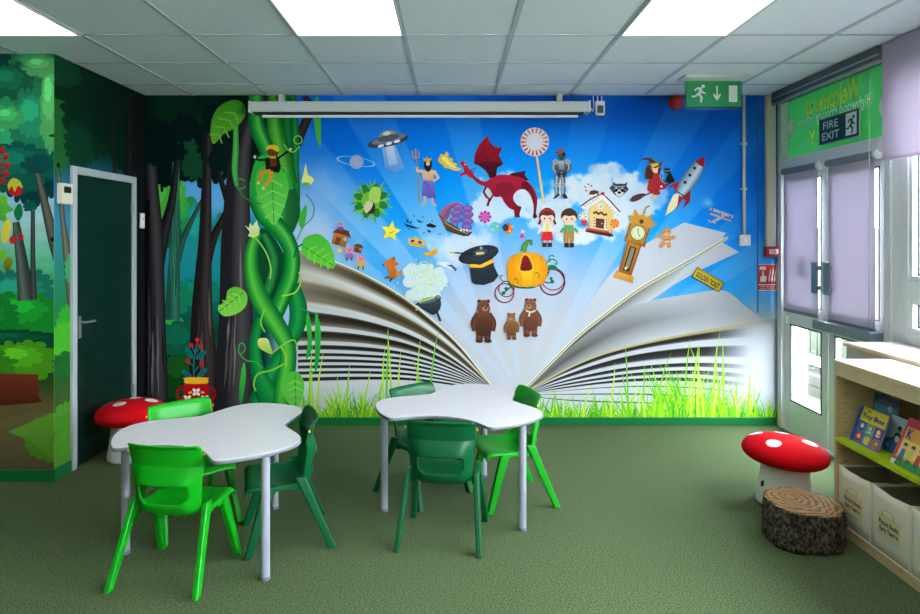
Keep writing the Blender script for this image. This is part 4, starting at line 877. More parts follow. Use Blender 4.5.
# three piglets with their houses, fox
PK = (232, 150, 176)
def hut(x, y, s, c, r_):
    q = lambda u, v: (x+(u*.95-v*.28)*s, y+(u*.28+v*.95)*s)
    B.poly([q(-8, -4), q(7, -4), q(7, 8), q(-8, 8)], c, lerp(c, (60, 30, 10), .3)); B.poly([q(-10, -3), q(-6, -9), q(5, -9), q(10, -2), q(6, -3.6), q(-7, -3.4)], r_); B.poly([q(-5, 0), q(0, 0), q(0, 8), q(-5, 8)], lerp(c, (50, 24, 10), .55)); B.ell(*q(4, 0), 1.8*s, 1.8*s, (150, 180, 200))
hut(341.6, 238, 1.0, (196, 122, 56), (120, 40, 34)); hut(358.6, 248.6, .5, (150, 86, 44), (110, 54, 34))
def pig(x, y, col, s=1.0):
    B.sm([(x-4*s, y+3*s), (x+4*s, y+3*s), (x+4*s, y+9*s), (x-4*s, y+9*s)], col); B.ell(x, y, 4.2*s, 3.6*s, PK); B.poly([(x-4*s, y-2*s), (x-3.4*s, y-5*s), (x-1*s, y-3*s)], PK); B.poly([(x+1*s, y-3*s), (x+3.6*s, y-5*s), (x+4*s, y-2*s)], PK); B.ell(x, y+.8*s, 1.5*s, 1.1*s, (214, 110, 146)); B.ell(x-1.6*s, y-1*s, .5, .5, (50, 30, 40)); B.ell(x+1.6*s, y-1*s, .5, .5, (50, 30, 40))
    for sx in (-1, 1): B.line([(x+sx*2.2*s, y+8*s), (x+sx*2.8*s, y+11.6*s)], 1.3*s, (60, 44, 50), False); B.line([(x+sx*3*s, y+4.6*s), (x+sx*6*s, y+2.4*s)], 1.3*s, PK, False)
pig(341, 224.4, (70, 110, 190), .62); pig(349.6, 250, (140, 120, 190), .95); pig(361, 258.6, (200, 180, 90), .95); B.ell(340, 250.6, 2.6, 2.4, (240, 206, 70))
FX = (206, 112, 40)
B.sm([(384, 264), (388, 260), (394, 257), (396, 261), (399, 264), (394, 267), (388, 268)], FX); B.poly([(392, 259), (394, 256), (395.6, 260)], (150, 76, 30)); B.ell(383.6, 265, .9, .8, (40, 26, 22)); B.sm([(390, 268), (395, 267), (397, 273), (395, 279), (389.6, 278)], FX, (180, 90, 34)); B.sm([(396, 274), (400, 270), (402, 273), (399, 276)], (222, 140, 66)); B.line([(390, 277), (386, 277.6), (384.6, 278.6)], 1.5, (90, 50, 34), False); B.line([(392, 278), (390, 281.6)], 1.6, (60, 40, 34), False); B.line([(390, 269), (387, 271)], 1.4, FX, False)
# ticket board
def tk(u, v): a = R(30); return (707.6+u*math.cos(a)-v*math.sin(a), 279.4+u*math.sin(a)+v*math.cos(a))
B.poly([tk(-15.6, -5.6), tk(15.6, -5.6), tk(15.6, 5.6), tk(-15.6, 5.6)], (40, 38, 30)); B.poly([tk(-15, -5), tk(15, -5), tk(15, 5), tk(-15, 5)], (222, 196, 44), (206, 176, 36)); B.poly([tk(-14, -4.3), tk(14, -4.3), tk(14, -3.8), tk(-14, -3.8)], (60, 54, 30))
B.build('mural', INK, wall_back)
_p = lambda q: Vector(((q[0]-CX)/S, YB-0.03, EYE-(q[1]-CY)/S))
_e = (_p(tk(10, 0))-_p(tk(0, 0)))
_u = (_p(tk(0, -10))-_p(tk(0, 0)))
_o = _p(tk(0, .9)); _o.y = YB-B.depth()-0.002
lettering('mural_lettering', 'GOLDEN TICKET', M['ink'], wall_back, _o, _e, _u, 26/S, 5.6/S, bold=0.03)

# ------------------------------------------------------------------ forest on the wall at the left edge
S2 = F/YF
L_ = Print(lambda px, py: ((min(px, 54.0)-CX)/S2, YF, EYE-(min(max(py, 53.6), 481)-CY)/S2), (0, -1, 0))
def glade(X, Y):
    c = ramp(Y, [(50, (14, 66, 66)), (120, (16, 72, 74)), (165, (60, 120, 140)), (200, (150, 190, 216)), (225, (160, 204, 204)), (262, (92, 182, 140)), (300, (44, 132, 90)), (340, (20, 86, 40)), (380, (34, 70, 26)), (402, (92, 82, 48)), (440, (104, 92, 62)), (482, (92, 84, 60))])
    n = vnoise(X/18, Y/5, 31); return c*(0.92+0.16*n)[..., None]
L_.grid(-230, 54.2, 190, 53, 484, 260, glade)
def clump(P, x, y, rx, ry, c, seed, lite=True):
    P.poly(leafy(x, y, rx, ry, seed), c)
    if lite: P.poly(leafy(x-rx*.12, y-ry*.28, rx*.66, ry*.5, seed+1), tuple(min(255, v*1.18) for v in c)); P.poly(leafy(x-rx*.2, y-ry*.42, rx*.36, ry*.26, seed+2), tuple(min(255, v*1.42) for v in c))
for k in range(2):
    o = -118*k
    for i, (x, y, rx, ry, c) in enumerate(((30, 130, 46, 76, (10, 56, 62)), (-20, 120, 50, 70, (12, 66, 62)), (36, 70, 26, 28, (40, 112, 72)), (10, 84, 22, 20, (24, 92, 66)), (0, 140, 34, 40, (40, 140, 92)), (34, 128, 24, 40, (32, 118, 84)), (18, 168, 36, 24, (14, 84, 70)), (8, 118, 16, 12, (64, 158, 92)), (50, 108, 10, 44, (78, 158, 92)), (40, 66, 16, 10, (84, 160, 96)))):
        clump(L_, x+o, y, rx, ry, c, 300+i*5+k*70, i not in (0, 1))
    for i, (x, y, rx, ry, c) in enumerate(((20, 300, 40, 30, (28, 112, 92)), (26, 316, 36, 24, (24, 128, 40)), (-20, 320, 40, 30, (22, 118, 44)), (10, 340, 60, 10, (10, 66, 44)), (22, 362, 34, 20, (70, 140, 26)), (-24, 370, 40, 22, (50, 126, 30)))):
        clump(L_, x+o, y, rx, ry, c, 500+i*5+k*70)
    L_.stem([(16+o, 222), (22+o, 262), (27+o, 300)], [7, 12, 19], [(44, 52, 52), (96, 104, 98), (60, 66, 64), (40, 46, 46)]); L_.stem([(33+o, 210), (33+o, 260), (34+o, 300)], [4, 5, 7], [(40, 46, 48), (70, 78, 76), (44, 50, 50)])
    L_.stem([(36+o, 168), (44+o, 200), (54+o, 240), (62+o, 262)], [4, 8, 12, 16], [(44, 46, 44), (104, 104, 92), (56, 56, 52)])
    L_.poly(leafy(44+o, 440, 20, 20, 600+k, None, .1), (84, 142, 40)); L_.poly([(8+o, 432), (54+o, 412), (54+o, 462), (30+o, 440)], (96, 150, 48))
    L_.sm([(-60+o, 376), (30+o, 374), (38+o, 378), (39+o, 396), (34+o, 403), (-60+o, 405)], (112, 50, 30), (74, 30, 18))
    for y in (382, 389, 397): L_.line([(-58+o, y), (0+o, y+1), (36+o, y)], .8, (84, 36, 22))
for k in range(2): L_.poly(leafy(38-118*k, 164, 16, 9, 640+k), (14, 70, 68)); L_.poly(leafy(30-118*k, 206, 7, 5, 650+k), (18, 84, 74))
# fruit and flower spray at the picture edge
for i in range(7):
    for q in (6, 13):
        a = R(-80+i*26+q*2); L_.sm([(-5+(q-3.5)*math.cos(a), 166+(q*1.5-5)*math.sin(a)), (-5+q*math.cos(a-.16), 166+q*1.5*math.sin(a-.16)), (-5+(q+3.2)*math.cos(a), 166+(q+3.2)*1.5*math.sin(a)), (-5+q*math.cos(a+.16), 166+q*1.5*math.sin(a+.16))], (206, 36, 40), (150, 16, 24))
L_.sm([(-14, 200), (-4, 196), (6, 196), (8, 204), (14, 210), (6, 214), (8, 222), (-4, 220), (-14, 226)], (104, 190, 60), (64, 160, 50)); L_.sm([(8, 186), (14, 182), (20, 186), (22, 192), (18, 196), (11, 194)], (190, 24, 30)); L_.sm([(8, 184), (13, 178), (20, 181), (23, 188), (18, 186), (15, 192), (12, 186), (9, 190)], (180, 180, 50))
L_.sm([(4, 224), (9, 219), (11, 228), (8, 240), (3, 243), (2, 234)], (224, 206, 60)); L_.ell(12.6, 240, 2.8, 4.2, (196, 26, 34)); L_.ell(21, 237, 2.8, 3.6, (196, 26, 34)); L_.line([(13, 236), (15, 224), (18, 230), (21, 234)], .9, (40, 110, 40)); L_.sm([(14, 212), (20, 203), (23, 214), (18, 221)], (20, 110, 66)); L_.sm([(4, 262), (9, 256), (13, 262), (9, 270), (5, 270)], (150, 150, 30), (90, 96, 20)); L_.sm([(-6, 256), (3, 250), (7, 254), (0, 262), (-8, 266)], (110, 190, 50))
L_.build('mural', INK, wall_left)

# ------------------------------------------------------------------ forest on the alcove side wall
def side(px, py):
    px = min(max(px, 53.9), 146.0); y = F*-XL/(CX-px); return (XL, min(max(y, YF), YB), EYE-(py-CY)*y/F)
A_ = Print(side, (1, 0, 0))
class _Y: pass
# a Print on this wall in wall units: u = distance along the wall (m), v = height (m)
A = Print(lambda u, v: (XL, min(max(u, YF), YB), min(max(v, 0.0), H)), (1, 0, 0))
def dim(X, Y):
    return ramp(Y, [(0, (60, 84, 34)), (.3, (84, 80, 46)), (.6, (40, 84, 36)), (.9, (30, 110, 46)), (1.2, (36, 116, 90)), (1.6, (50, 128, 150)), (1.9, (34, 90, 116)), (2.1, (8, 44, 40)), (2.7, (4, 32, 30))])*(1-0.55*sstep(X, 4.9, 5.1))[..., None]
A.grid(YF, YB, 70, 0, H, 110, dim)
def aclump(u, v, ru, rv, c, seed): A.poly(leafy(u, v, ru, rv, seed, 16), c)
A.stem([(4.11, 1.93), (4.16, 1.60), (4.23, 1.25), (4.33, .72)], [.03, .06, .10, .14], [(50, 50, 46), (112, 108, 92), (58, 54, 48)])
A.stem([(4.27, 2.0), (4.26, 1.7), (4.28, 1.4)], [.05, .05, .05], [(24, 34, 36), (50, 60, 60), (30, 36, 36)])
for i, q in enumerate(((4.22, .95, .14, .12, (44, 150, 44)), (4.15, .86, .14, .10, (70, 166, 40)), (4.2, .70, .2, .07, (26, 96, 40)), (4.2, .35, .16, .10, (74, 140, 40)), (4.16, .16, .12, .12, (84, 146, 44)), (4.2, 2.3, .3, .24, (18, 70, 34)), (4.12, 2.2, .14, .3, (30, 92, 40)), (4.5, 2.25, .3, .2, (10, 44, 26)), (4.6, 2.4, .5, .24, (6, 36, 24)), (4.9, 2.4, .4, .3, (4, 30, 22)), (4.34, 2.1, .16, .14, (10, 52, 34)), (4.1, 2.56, .25, .1, (14, 60, 38)), (4.95, 2.14, .2, .16, (4, 32, 24)), (4.26, 1.3, .08, .1, (60, 150, 90)))):
    aclump(*q, 700+i)
A.stem([(4.74, 2.5), (4.78, 2.2), (4.80, 1.9)], [.04, .05, .06], [(14, 18, 18), (34, 34, 34), (14, 18, 18)])
A.stem([(5.02, 2.6), (5.03, 2.2), (5.02, 1.9)], [.14, .12, .16], [(12, 12, 14), (36, 34, 36), (12, 12, 14)])
A.stem([(5.21, 2.6), (5.22, 1.3), (5.21, 0.0)], [.16, .14, .2], [(10, 10, 12), (26, 25, 28), (10, 10, 12)])
A.build('mural', INK, wall_alcove)
# ------------------------------------------------------------------ right wall: trunking, signs, door, window
def wb(px, py, d=0.0):
    """a point of the back wall plane, d metres in front of it"""
    return ((px-CX)/S, YB-d, EYE-(py-CY)/S)
t = thing('fire_alarm_trunking', 'cream vertical trunking in the corner beside the glazed door', 'trunking', (2.53, YB, 0))
obj('trunking', BX(((-0.036, -0.045, 1.42), (0.036, 0, H))), M['beige'], t, bevel=0.003)
t = thing('cable_conduit', 'thin cream conduit running down the blue mural to a socket', 'conduit', (2.325, YB, 0))
bm = bmesh.new(); tube(bm, [(0, -0.014, 1.52), (0, -0.014, H)], 0.0125, 10); obj('pipe', bm, M['beige'], t, smooth=True)
for z in (2.245, 1.885): obj('saddle_clip', BX(((-0.026, -0.018, z-0.008), (0.026, 0, z+0.008))), M['beige'], t, bevel=0.003)
t = thing('wall_switch', 'white switch plate at the lower end of the conduit', 'switch', (2.33, YB, 1.475))
obj('plate', BX(((-0.044, -0.03, -0.044), (0.044, 0, 0.044))), M['white'], t, bevel=0.005)
obj('rocker', BX(((-0.014, -0.035, -0.02), (0.014, -0.029, 0.02))), PC((244, 244, 242)), t, bevel=0.002)
bm = bmesh.new(); tube(bm, [(2.44, YB-0.004, 0.9), (2.44, YB-0.004, H)], 0.004, 6)
tag(obj('alarm_cable', bm, PC((40, 70, 110)), None), 'thin dark cable down the mural between conduit and corner trunking', 'cable')
# call point and its sign
t = thing('fire_call_point', 'red fire alarm call point box under the corner trunking', 'call point', (2.545, YB, 1.385))
obj('box', BX(((-0.058, -0.05, -0.042), (0.054, 0, 0.042))), M['red'], t, bevel=0.005)
obj('glass_plate', BX(((-0.034, -0.053, -0.018), (0.034, -0.049, 0.02))), PC((232, 232, 232)), t)
lettering('lettering', 'FIRE', M['red'], t, (0, -0.054, 0.002), (1, 0, 0), (0, 0, 1), 0.04, 0.014)
t = thing('fire_alarm_notice', 'red fire alarm notice with white hand and flames under the call point', 'sign', (2.515, YB, 1.18))
obj('board', BX(((-0.078, -0.006, -0.106), (0.078, 0, 0.106))), PC((236, 236, 234)), t)
bm = bmesh.new(); box(bm, (-0.072, -0.0075, -0.055), (0.072, -0.005, 0.1)); box(bm, (-0.072, -0.0075, -0.1), (0.072, -0.005, -0.062)); obj('print', bm, M['red'], t)
bm = bmesh.new()
hand = [(-.058, -.036), (-.012, -.036), (-.006, -.005), (-.012, .012), (-.03, .016), (-.03, .052), (-.042, .052), (-.042, .012), (-.056, .006)]
flat(bm, [(x, -0.0076, z) for x, z in hand], (0, -0.001, 0))
flat(bm, [(x, -0.0076, z) for x, z in ((-.062, .06), (-.012, .06), (-.012, .088), (-.062, .088))], (0, -0.001, 0))
for s_ in (0, .022, .044):
    flat(bm, [(x*.8+s_, -0.0076, z) for x, z in ((.012, -.04), (.028, -.02), (.024, .01), (.034, .04), (.032, .075), (.02, .03), (.012, .0))], (0, -0.001, 0))
obj('pictogram', bm, M['exitwhite'], t)
lettering('lettering', 'FIRE ALARM\nCALL POINT', M['exitwhite'], t, (0, -0.0082, -0.081), (1, 0, 0), (0, 0, 1), 0.115, 0.026)
# sounder
t = thing('fire_alarm_sounder', 'round red fire alarm sounder high on the blue mural', 'alarm', (1.781, YB, 2.572))
bm = bmesh.new(); lathe(bm, [(0.056, 0), (0.056, -0.03), (0.05, -0.036)], 28, axis='Y'); obj('base', bm, M['red'], t, smooth=False)
bm = bmesh.new(); lathe(bm, [(0.046, -0.034), (0.046, -0.075), (0.036, -0.095), (0.012, -0.1)], 28, axis='Y'); obj('horn', bm, M['red'], t, smooth=True)
# hanging exit sign
t = thing('exit_sign', 'green hanging exit sign with running man, arrow and door', 'sign', (1.862, 4.70, H))
obj('ceiling_plate', BX(((-0.245, -0.13, -0.022), (0.20, 0.04, -0.001))), M['white'], t, bevel=0.006)
obj('rim', BX(((-0.207, -0.004, -0.222), (0.207, 0.004, -0.02))), glass_mat('acrylic', (214, 236, 240)), t, bevel=0.002)
pn = obj('panel', BX(((-0.194, -0.008, -0.205), (0.194, 0.0, -0.022))), M['exitgreen'], t)
bm = bmesh.new(); yq = -0.0085
def pict(pts, cx, cz, s): flat(bm, [(cx+x*s, yq, cz+z*s) for x, z in pts], (0, -0.0008, 0))
def man(cx, cz, s, P=None):
    P = P or pict
    P([(2.4+1.3*math.cos(R(a)), 5.2+1.3*math.sin(R(a))) for a in range(0, 360, 24)], cx, cz, s)
    P([(-3.6, 3.2), (-1.6, 4.6), (.8, 4.4), (1.8, 3.2), (.6, 0), (1.0, -1.4), (-1.2, -1.8), (-1.4, -.2), (-.6, 2.6), (-1.6, 3.2), (-3, 1.6), (-4.2, 2)], cx, cz, s)
    P([(1.2, 3.2), (2.4, 1.2), (4.2, .6), (4, -.4), (1.6, .2), (.4, 1.8)], cx, cz, s)
    P([(1.0, -1.2), (2.2, -2.4), (1.4, -6.4), (0, -6.4), (.4, -3), (-1.2, -1.4)], cx, cz, s)
    P([(-1.2, -.4), (-2.6, -2.6), (-6, -2.8), (-6, -1.6), (-3.2, -1.4), (-1.6, .8)], cx, cz, s)
man(-0.10, -0.11, 0.0098); obj('running_man', bm, M['exitwhite'], pn); bm = bmesh.new()
pict([(-.6, 6), (.6, 6), (.6, -1.2), (2.6, .8), (2.6, -1.2), (0, -4.8), (-2.6, -1.2), (-2.6, .8), (-.6, -1.2)], 0.022, -0.115, 0.0098); obj('arrow', bm, M['exitwhite'], pn); bm = bmesh.new()
pict([(-3.1, 6), (3.1, 6), (3.1, -6), (-3.1, -6)], 0.136, -0.112, 0.0098)
obj('door_symbol', bm, M['exitwhite'], pn)
# projector screen case and its control box
t = thing('projector_screen', 'long pale grey roll-up projector screen case across the top of the mural', 'projector screen', (-0.25, 5.17, 0))
obj('case', BX(((-1.322, -0.04, 2.476), (1.315, 0.095, 2.560))), M['screen'], t, bevel=0.012, seg=3)
obj('end_cap', BX(((-1.335, -0.043, 2.472), (-1.32, 0.097, 2.565))), M['white'], t, bevel=0.004)
obj('end_cap', BX(((1.313, -0.043, 2.472), (1.328, 0.097, 2.565))), M['white'], t, bevel=0.004)
obj('screen_slot', BX(((-1.30, -0.03, 2.468), (1.28, 0.06, 2.4765))), M['black'], t)
obj('pull_bar', BX(((-1.24, 0.0, 2.440), (1.24, 0.024, 2.460))), M['white'], t, bevel=0.005)
obj('screen_cloth', BX(((-1.21, 0.010, 2.459), (1.21, 0.014, 2.47))), M['black'], t)
for x in (-1.1, 1.1): obj('hanger', BX(((x-0.02, 0.04, 2.555), (x+0.02, 0.09, H))), M['screen'], t)
t = thing('screen_control_box', 'small white control box with dark window right of the screen case', 'control box', (1.176, YB, 2.525))
obj('casing', BX(((-0.036, -0.04, -0.056), (0.036, 0, 0.056))), M['white'], t, bevel=0.005)
obj('window', BX(((-0.024, -0.042, -0.04), (0.024, -0.039, 0.02))), PC((40, 64, 60)), t)
for x in (-0.018, 0.014):
    bm = bmesh.new(); tube(bm, [(x, -0.02, 0.055), (x, -0.02, 0.108)], 0.004, 6); obj('cable', bm, M['white'], t)
bm = bmesh.new(); tube(bm, [(-0.085, -0.06, 0.0), (-0.06, -0.045, -0.03), (-0.05, -0.03, 0.02), (-0.055, -0.03, 0.1)], 0.004, 6); obj('cable', bm, M['white'], t, smooth=True)

# glazed double door ----------------------------------------------------------
XG = XR+0.05                                   # door plane
d2 = struct(thing('door_2', 'grey white double glazed door with roller blinds and a green transom above', 'door', (XR, 0, 0)))
fx0, fx1 = 0.0, 0.09
obj('door_frame', BX(((fx0-0.012, 5.19, 0), (fx1, DY1, DH)), ((fx0-0.012, DY0, 0), (fx1, DY0+0.06, DH)), ((fx0-0.012, DY0+0.06, 2.02), (fx1, 5.19, 2.112)), ((fx0-0.012, DY0+0.06, 2.57), (fx1, 5.19, DH)), ((0.0, DY0+0.06, -0.002), (fx1, 5.19, 0.016))), M['doorpaint'], d2, bevel=0.003)
tr = obj('transom_pane', BX(((0.045, DY0+0.06, 2.112), (0.049, 5.19, 2.57))), M['vinyl'], d2)
def leaf(y0, y1):
    a, b = 0.018, 0.066; st = 0.075
    lf = obj('leaf', BX(((a, y0, 0.02), (b, y0+st, 2.015)), ((a, y1-st, 0.02), (b, y1, 2.015)), ((a, y0+st, 0.02), (b, y1-st, 0.235)), ((a, y0+st, 0.83), (b, y1-st, 0.985)), ((a, y0+st, 1.94), (b, y1-st, 2.015))), M['doorpaint'], d2, bevel=0.004)
    obj('pane', BX(((0.038, y0+st, 0.235), (0.044, y1-st, 0.83)), ((0.038, y0+st, 0.985), (0.044, y1-st, 1.94))), M['glass'], lf)
    g = bmesh.new()
    for z0, z1 in ((0.235, 0.83), (0.985, 1.94)):
        box(g, (a-0.002, y0+st, z0), (a+0.01, y0+st+0.012, z1)); box(g, (a-0.002, y1-st-0.012, z0), (a+0.01, y1-st, z1)); box(g, (a-0.002, y0+st+0.012, z0), (a+0.01, y1-st-0.012, z0+0.012)); box(g, (a-0.002, y0+st+0.012, z1-0.012), (a+0.01, y1-st-0.012, z1))
    obj('gasket', g, PC((60, 64, 68)), lf)
    return lf
lf1 = leaf(4.60, 5.185); lf2 = leaf(3.965, 4.592)
def pull(y0, y1):
    h_ = obj('door_handle', BX(((-0.045, y0, 1.105), (-0.037, y1, 1.325))), M['steelgrey'], d2, bevel=0.002)
    obj('fixing', BX(((-0.038, (y0+y1)/2-0.01, 1.13), (0.02, (y0+y1)/2+0.01, 1.16)), ((-0.038, (y0+y1)/2-0.01, 1.27), (0.02, (y0+y1)/2+0.01, 1.30))), M['alu'], h_)
pull(4.628, 4.70); pull(4.47, 4.545)
obj('lock_plate', BX(((-0.014, 4.555, 1.10), (0.02, 4.617, 1.33))), M['doorpaint'], d2, bevel=0.003)
obj('push_bar', BX(((-0.075, 3.99, 0.86), (0.018, 4.63, 0.925))), M['steelgrey'], d2, bevel=0.008)
obj('lock_case', BX(((-0.01, 5.115, 0.83), (0.018, 5.145, 0.90))), M['white'], d2, bevel=0.003)
obj('glass_notice', BX(((0.047, 4.83, 1.22), (0.049, 4.95, 1.36))), PC((70, 70, 80)), d2)
# vinyl lettering on the outside of the transom, read from outside
yv = 0.0435
def vtext(s, pxa, pxb, pya, pyb, m, bold=0.0):
    ya, yb = F*(XR+yv)/(pxa-CX), F*(XR+yv)/(pxb-CX)
    yc = (ya+yb)/2; pyc = (pya+pyb)/2; pxc = CX+F*(XR+yv)/yc
    lettering('lettering', s, m, tr, (yv, yc, EYE-(pyc-CY)*yc/F), (0, 1, 0), (0, 0, 1), abs(yb-ya), abs(pyb-pya)*yc/F, bold=bold)
vtext('Welcome to', 860, 806, 86, 108.5, M['vinyly'], 0.02)
vtext('Highwood Primary School', 872, 798, 106, 120, M['vinylw'], 0.012)
vtext('y', 815, 809.5, 131, 147, M['vinyly'], 0.02)
def vleaf(pxc, pyc, hgt, m, sgn):
    yc = F*(XR+yv)/(pxc-CX); zc = EYE-(pyc-CY)*yc/F; h = hgt*yc/F
    bm = bmesh.new()
    pts = curve([(0, -.5), (.22, -.2), (.2, .2), (-.06, .5), (-.22, .2), (-.22, -.2)], True, 4)
    flat(bm, [(yv, yc+sgn*u*h, zc+v*h) for u, v in pts], (-0.0006, 0, 0)); obj('leaf_emblem', bm, m, tr)
vleaf(791, 127, 21, M['vinylw'], 1); vleaf(784.4, 131.5, 15, M['vinyly'], -1); vleaf(882, 106, 20, M['vinylw'], 1)
# fire exit board on the transom
t = thing('fire_exit_board', 'dark green FIRE EXIT board on the transom glass', 'sign', (XR-0.014, 4.42, 2.236))
obj('board', BX(((0, -0.232, -0.093), (0.006, 0.232, 0.093))), PC((170, 180, 172)), t)
pb = obj('panel', BX(((-0.0015, -0.225, -0.086), (0.001, 0.225, 0.086))), M['fireboard'], t)
lettering('lettering', 'FIRE\nEXIT', M['firetext'], t, (-0.0022, 0.086, 0.0), (0, -1, 0), (0, 0, 1), 0.205, 0.128, bold=0.01)
bm = bmesh.new()
def pict2(pts, cx, cz, s): flat(bm, [(-0.0018, cx-x*s, cz+z*s) for x, z in pts], (-0.0006, 0, 0))
flat(bm, [(-0.0018, y, z) for y, z in ((-.088, -.07), (-.205, -.07), (-.205, .074), (-.088, .074))], (-0.0004, 0, 0))
obj('door_pictogram', bm, M['firetext'], t)
bm = bmesh.new()
def pict3(pts, cx, cz, s): flat(bm, [(-0.0024, cx-x*s, cz+z*s) for x, z in pts], (-0.0006, 0, 0))
man(-0.150, -0.004, 0.0092, pict3); obj('man_pictogram', bm, M['fireboard'], t)
# roller blinds on the leaves
def leaf_blind(y0, y1, z1, lab):
    t = thing('roller_blind', lab, 'blind', (XR-0.008, (y0+y1)/2, 2.01), 0, 'roller blinds on the door leaves')
    w = (y1-y0)/2
    bm = bmesh.new(); lathe(bm, [(0.024, -w), (0.024, w)], 20, axis='Y'); obj('roller', bm, M['blindbar'], t, smooth=False)
    for sy in (-1, 1):
        bm = bmesh.new(); lathe(bm, [(0.031, sy*w), (0.031, sy*(w+0.022))] if sy > 0 else [(0.031, -w-0.022), (0.031, -w)], 20, axis='Y'); obj('end_cap', bm, M['white'], t)
    cl = BX(((-0.002, -w+0.012, z1-2.01), (0.0, w-0.012, -0.01))); obj('cloth', cl, M['leafblind'], t)
    obj('bottom_bar', BX(((-0.007, -w+0.012, z1-2.03), (0.005, w-0.012, z1-2.005))), M['blindbar'], t, bevel=0.003)
leaf_blind(4.66, 5.16, 0.945, 'lilac grey roller blind on the far door leaf beside the mural')
leaf_blind(4.03, 4.555, 0.935, 'lilac grey roller blind on the near door leaf beside the window')
bm = bmesh.new(); tube(bm, [(2.52, 3.99, 0.95), (2.52, 3.985, 2.56)], 0.002, 6)
cord_mesh = bm
# dark retracted blind over the door
t = thing('blind_pelmet', 'dark grey retracted blind cassette above the green transom', 'blind', (2.50, 4.52, 0))
bmesh.ops.translate(cord_mesh, vec=(-2.50, -4.52, 0), verts=cord_mesh.verts[:]); obj('pull_cord', cord_mesh, PC((140, 138, 136)), t)
obj('cassette', BX(((0, -0.65, 2.545), (0.10, 0.65, H-0.002))), M['pelmet'], t, bevel=0.006)
obj('metal_strip', BX(((-0.004, -0.65, 2.572), (0.0, 0.65, 2.582))), M['alu'], t)
obj('bottom_bar', BX(((0.0, -0.645, 2.528), (0.02, 0.645, 2.545))), M['alu'], t)
# large window blind
t = thing('roller_blind', 'large lilac grey roller blind pulled half down over the window', 'blind', (2.50, 0, 0), 0)
obj('cloth', BX(((-0.0015, 1.3, 1.955), (0.0015, 3.835, H-0.01))), M['blind'], t)
obj('bottom_bar', BX(((-0.006, 1.3, 1.94), (0.006, 3.835, 1.958))), M['blind'], t, bevel=0.003)
bm = bmesh.new(); lathe(bm, [(0.022, 1.3), (0.022, 3.835)], 16, c=(0.024, 0, H-0.03), axis='Y'); obj('roller', bm, M['blindbar'], t, smooth=False)

# window ----------------------------------------------------------------------
w1 = struct(thing('window_1', 'white framed windows above the sill box on the right wall, extended unseen for daylight', 'window', (XR, 0, 0)))
fb = bmesh.new()
box(fb, (-0.01, WY1-0.05, WZ0), (0.08, WY1, WZ1)); box(fb, (-0.01, WY0, WZ0), (0.08, WY0+0.06, WZ1))
box(fb, (-0.01, WY0+0.06, WZ0), (0.08, WY1-0.05, WZ0+0.06)); box(fb, (-0.01, WY0+0.06, WZ1-0.06), (0.08, WY1-0.05, WZ1))
box(fb, (-0.012, WY0+0.06, 1.155), (0.08, WY1-0.05, 1.255))
for y in (2.84, 1.88, 0.92, -0.04, -1.0): box(fb, (-0.012, y-0.04, WZ0+0.06), (0.08, y+0.04, 1.155)); box(fb, (-0.012, y-0.04, 1.255), (0.08, y+0.04, WZ1-0.06))
obj('window_frame', fb, M['frame'], w1, bevel=0.004)
pb = bmesh.new(); gb = bmesh.new(); sb = bmesh.new()
for y0, y1 in ((2.88, WY1-0.05), (1.92, 2.80), (.96, 1.84), (0, .88), (-.96, -.08), (WY0+0.06, -1.04)):
    for z0, z1 in ((0.96, 1.155), (1.255, WZ1-0.06)):
        box(pb, (0.036, y0+0.03, z0+0.03), (0.042, y1-0.03, z1-0.03))
        box(sb, (-0.004, y0, z0), (0.05, y0+0.03, z1)); box(sb, (-0.004, y1-0.03, z0), (0.05, y1, z1)); box(sb, (-0.004, y0+0.03, z0), (0.05, y1-0.03, z0+0.03)); box(sb, (-0.004, y0+0.03, z1-0.03), (0.05, y1-0.03, z1))
        a, b, c, d = y0+0.03, y1-0.03, z0+0.03, z1-0.03
        box(gb, (0.026, a, c), (0.05, a+0.008, d)); box(gb, (0.026, b-0.008, c), (0.05, b, d)); box(gb, (0.026, a, c), (0.05, b, c+0.008)); box(gb, (0.026, a, d-0.008), (0.05, b, d))
obj('pane', pb, M['glass'], w1); obj('sash', sb, M['frame'], w1, bevel=0.004); obj('gasket', gb, M['black'], w1)
# sill box below the window
t = thing('sill_box', 'long boxed-in window sill with white laminate top behind the bookcase', 'window sill', (0, 0, 0))
obj('casing', BX(((2.285, -2.4, 0), (XR-0.001, 3.815, 0.872))), M['sillside'], t)
obj('worktop', BX(((2.275, -2.4, 0.872), (XR-0.001, 3.83, 0.896))), M['lam'], t, bevel=0.004)
obj('front_edging', BX(((2.271, -2.4, 0.873), (2.2755, 3.83, 0.890))), M['wood'], t)
